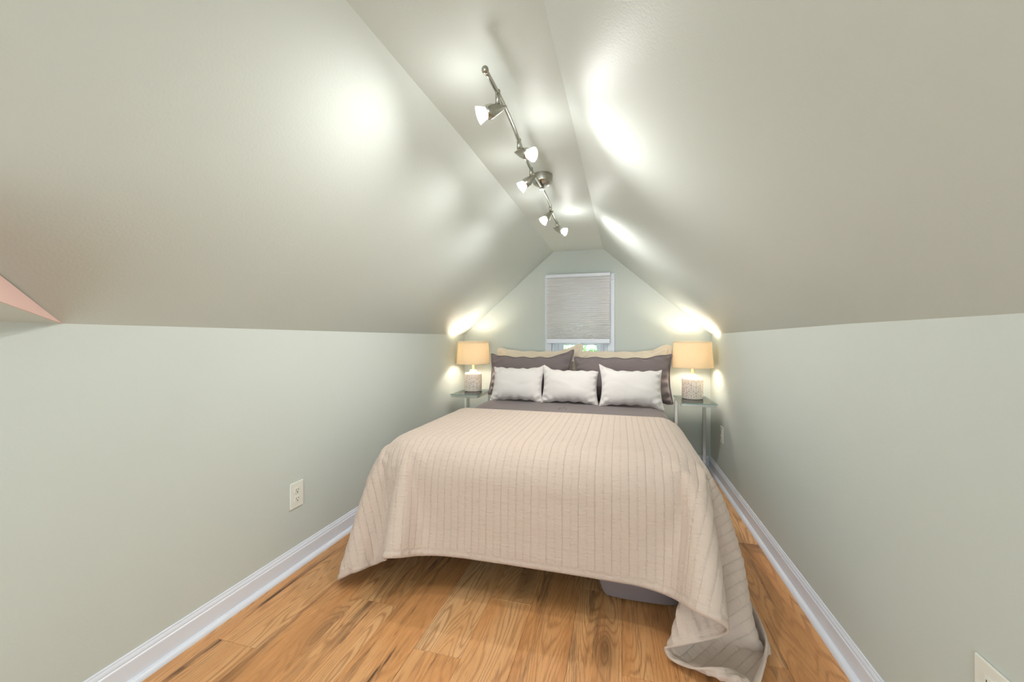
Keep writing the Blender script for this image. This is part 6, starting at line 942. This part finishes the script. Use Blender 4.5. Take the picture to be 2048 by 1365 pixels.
# ------------------------------------------------------------------ table lamps
def table_lamp(x, y, z, label, rz):
    t = thing('table_lamp', (x, y, z), label, 'lamp', 'bedside table lamps', rz)
    R, Hb = .079, .168
    prof = [(0, 0), (R - .012, 0), (R - .004, .002), (R, .008), (R, Hb - .012), (R - .003, Hb - .005), (R - .010, Hb), (.034, Hb + .002), (0, Hb + .002)]
    base = obj('base', lathe_bm(prof, 64), M_ceramic, t); autosmooth(base, 50)
    # incised isometric cube pattern
    segs = []
    s = 2 * math.pi * R / 7 / math.sqrt(3); wv = math.sqrt(3) * s
    rr = random.Random(int(x * 1000))
    for rj in range(-1, 4):
        for ci in range(7):
            cu = ci * wv + (wv / 2 if rj % 2 else 0); cv = rj * 1.5 * s + .012
            hx_ = [(cu + s * math.sin(math.pi / 3 * k), cv + s * math.cos(math.pi / 3 * k)) for k in range(6)]
            for k in range(3): segs.append((hx_[k], hx_[k + 1]))
            par = rr.choice((0, 1))
            for k in range(par, 6, 2): segs.append(((cu, cv), hx_[k]))
            if rr.random() < .6:
                h2 = [(cu + s * .5 * math.sin(math.pi / 3 * k), cv + s * .5 * math.cos(math.pi / 3 * k)) for k in range(6)]
                for k in range(6): segs.append((h2[k], h2[(k + 1) % 6]))
    bm = bmesh.new()
    lw = .0008
    for (a, b) in segs:
        if max(a[1], b[1]) < .008 or min(a[1], b[1]) > Hb - .014: continue
        pts = []
        for i in range(5):
            q = i / 4; uu = a[0] + (b[0] - a[0]) * q; vv = a[1] + (b[1] - a[1]) * q
            if .008 <= vv <= Hb - .014: pts.append((uu, vv))
        if len(pts) < 2: continue
        dx, dy = b[0] - a[0], b[1] - a[1]; l = math.hypot(dx, dy); nx_, ny_ = -dy / l * lw, dx / l * lw
        prev = None
        for uu, vv in pts:
            r_ = R + .0004
            q = [bm.verts.new((r_ * math.cos((uu + sg * nx_) / R), r_ * math.sin((uu + sg * nx_) / R), vv + sg * ny_)) for sg in (1, -1)]
            if prev: bm.faces.new((prev[0], prev[1], q[1], q[0]))
            prev = q
    obj('line_pattern', bm, M_line, base)
    obj('neck', lathe_bm([(.033, Hb), (.033, Hb + .012), (.031, Hb + .024), (.024, Hb + .028), (0, Hb + .028)], 32), M_ceramic_white, t, True)
    obj('stem', lathe_bm([(.011, Hb + .026), (.011, Hb + .105), (.016, Hb + .107), (.016, Hb + .135), (0, Hb + .135)], 20), M_brass, t, True)
    z0 = .252
    hs, rb, rt = .205, .154, .141
    shp = [(rb, z0), (rb - .0008, z0 + .004)] + [(rb + (rt - rb) * k / 8, z0 + hs * k / 8) for k in range(1, 9)]
    shd = obj('shade', lathe_bm(shp, 72, cap=False), M_shade, t, True)
    md = shd.modifiers.new('thickness', 'SOLIDIFY'); md.thickness = .0012
    for r_, zz in ((rb, z0), (rt, z0 + hs)):
        obj('shade_rim', tube_bm([(r_ * math.cos(a), r_ * math.sin(a), zz) for a in [2 * math.pi * i / 48 for i in range(50)]], .0022, 6, cap=False), M_shade, shd, True)
    bm = bmesh.new()
    for k in range(3):
        a = k * 2.094
        tube_bm([(.012 * math.cos(a), .012 * math.sin(a), Hb + .125), (rb * .965 * math.cos(a), rb * .965 * math.sin(a), z0 + .055)], .0016, 6, bm)
    obj('spider', bm, M_brass, shd)
    obj('bulb', lathe_bm([(0, Hb + .135), (.013, Hb + .136), (.014, Hb + .15), (.028, Hb + .178), (.030, Hb + .195), (.024, Hb + .215), (.01, Hb + .226), (0, Hb + .228)], 20), M_lampbulb, t, True)
    ld = bpy.data.lights.new('bulb_light', 'POINT')
    ld.energy = LAMP_W; ld.color = (1.0, 0.965, 0.91); ld.shadow_soft_size = .034
    lo_ = bpy.data.objects.new('bulb_light', ld); C.objects.link(lo_); lo_.parent = t; lo_.location = (0, 0, Hb + .19)
    return t
LAMP_W = 14.0
table_lamp(.560, 3.45, TZ, 'lit ceramic table lamp on the right-hand glass table', 2.2)
table_lamp(-1.312, 3.425, TZ, 'lit ceramic table lamp partly behind the left grey pillow', .6)

# ------------------------------------------------------------------ wall outlets
def outlet(y, z, side, label):
    sg = 1 if side == 'left' else -1
    x = XL if side == 'left' else XR
    t = thing('wall_outlet', (x, y, z), label, 'outlet', 'white duplex wall outlets')
    bm = bmesh.new()
    bm_box(bm, (sg * .003, 0, 0), (.006, .080, .124), .0025, 2)
    obj('cover_plate', bm, M_plastic, t)
    for dz in (-.0205, .0205):
        pts = []
        for i in range(28):
            a = 2 * math.pi * i / 28
            yy, zz = .0175 * math.cos(a), .0175 * math.sin(a)
            pts.append((sg * .0055, yy, max(-.0135, min(.0135, zz)) + dz))
        bm = bmesh.new(); poly_prism(bm, pts, (sg * .0025, 0, 0))
        rc_ = obj('receptacle', bm, M_plastic, t)
        bm = bmesh.new()
        bm_box(bm, (sg * .0081, -.0065, dz + .004), (.0006, .0022, .0085))
        bm_box(bm, (sg * .0081, .0065, dz + .004), (.0006, .0022, .0070))
        bm_box(bm, (sg * .0081, 0, dz - .0070), (.0006, .0048, .0048), .0015, 2)
        obj('slots', bm, M_slot, rc_)
    obj('screw', lathe_bm([(0, .0072), (.003, .0070), (.0034, .006)], 12, Matrix.Rotation(sg * math.pi / 2, 4, 'Y'), False), M_plastic, t)
    return t
outlet(1.564, .3475, 'left', 'white duplex outlet on the left knee wall above the baseboard')
outlet(3.295, .375, 'right', 'white outlet on the right wall beside the chrome table')
outlet(1.047, .362, 'right', 'white outlet on the right wall cut by the bottom frame edge')

# ------------------------------------------------------------------ track light
tl = thing('track_light', (-.378, 1.955, ZC), 'brushed nickel five-spot bar light on the flat ceiling', 'ceiling light')
def wpt(p): return Vector(p) - Vector((-.378, 1.955, ZC))
obj('canopy', lathe_bm([(0, 0), (.051, 0), (.051, -.034), (.049, -.038), (.044, -.044), (.030, -.052), (.012, -.056), (0, -.057)], 48), M_nickel, tl); autosmooth(tl.children[0], 40)
RZ = 1.862
def rod_pt(y):
    q = (y - 1.06) / (2.70 - 1.06)
    return Vector((-.369 - .029 * q + .007 * math.sin(q * 4 * math.pi), y, RZ))
obj('bar', tube_bm([wpt(rod_pt(1.06 + 1.64 * i / 60)) for i in range(61)], .0065, 12), M_nickel, tl, True)
for y in (1.057, 2.703):
    p = rod_pt(y)
    obj('end_cap', lathe_bm([(0, -.011), (.006, -.0095), (.0095, -.005), (.0105, 0), (.0095, .005), (.006, .0095), (0, .011)], 16, Matrix.Translation(wpt(p))), M_nickel, tl, True)
obj('bar_mount', lathe_bm([(0, -.01), (.012, -.01), (.012, .006), (0, .006)], 20, Matrix.Translation(wpt(rod_pt(1.955)))), M_nickel, tl)

def spot_head(y, aim, piv_drop, back, watt, fwd=0.0):
    """aim: unit vector the lamp points along"""
    top = rod_pt(y); hub = top - Vector((0, 0, piv_drop))
    aim = Vector(aim).normalized()
    L = .090
    tip = hub - aim * back
    q = aim.to_track_quat('Z', 'Y').to_matrix().to_4x4()
    M = Matrix.Translation(wpt(tip)) @ q
    prof = [(0, 0), (.002, .002), (.0055, .010), (.011, .022), (.0165, .036), (.0205, .050), (.0220, .060), (.0215, .067), (.0195, .072), (.017, .0722)]
    h = obj('spot_head', lathe_bm(prof, 32, M, False), M_nickel, tl, True)
    bm = bmesh.new()
    tube_bm([wpt(top + Vector((0, 0, .008))), wpt(hub + Vector((0, 0, .014)))], .0078, 14, bm)
    obj('stem', bm, M_nickel, h, True)
    cup = [(.0165, .0715), (.0185, .076), (.0255, .096), (.0262, .097), (.0250, .0972), (.0180, .0775)]
    obj('glass_cup', lathe_bm(cup, 32, M, False), M_cup, h, True)
    obj('lamp_face', lathe_bm([(0, .079), (.010, .079), (.0165, .078), (.0165, .0765), (0, .0765)], 24, M), M_bulb, h)
    ld = bpy.data.lights.new('spot_beam', 'SPOT')
    ld.energy = watt; ld.color = (1.0, 0.99, 0.97); ld.spot_size = math.radians(SPOT_DEG); ld.spot_blend = 1.0; ld.shadow_soft_size = .018
    lo_ = bpy.data.objects.new('spot_beam', ld); C.objects.link(lo_)
    lo_.parent = tl
    beam = (aim + Vector((0, fwd, -BEAM_DROP))).normalized()
    lo_.matrix_local = Matrix.Translation(wpt(tip + aim * .100)) @ (-beam).to_track_quat('Z', 'Y').to_matrix().to_4x4()
    ld = bpy.data.lights.new('spot_glow', 'POINT')
    ld.energy = watt * GLOW; ld.color = (1.0, 0.99, 0.97); ld.shadow_soft_size = .016
    lo_ = bpy.data.objects.new('spot_glow', ld); C.objects.link(lo_); lo_.parent = tl; lo_.location = wpt(tip + aim * .100)
SPOT_DEG = 150
BEAM_DROP = 0.65
GLOW = 0.06
SW = 5.5
spot_head(1.166, (-.80, -.35, -.36), .050, .032, SW)
spot_head(1.472, (.85, -.35, -.35), .045, .024, SW * 1.0, .1)
spot_head(1.735, (-.70, -.20, -.60), .042, .034, SW)
spot_head(2.250, (-.50, -.30, -.60), .040, .028, SW * 1.5, .5)
spot_head(2.580, (.80, -.20, -.35), .040, .030, SW * 1.6, .55)
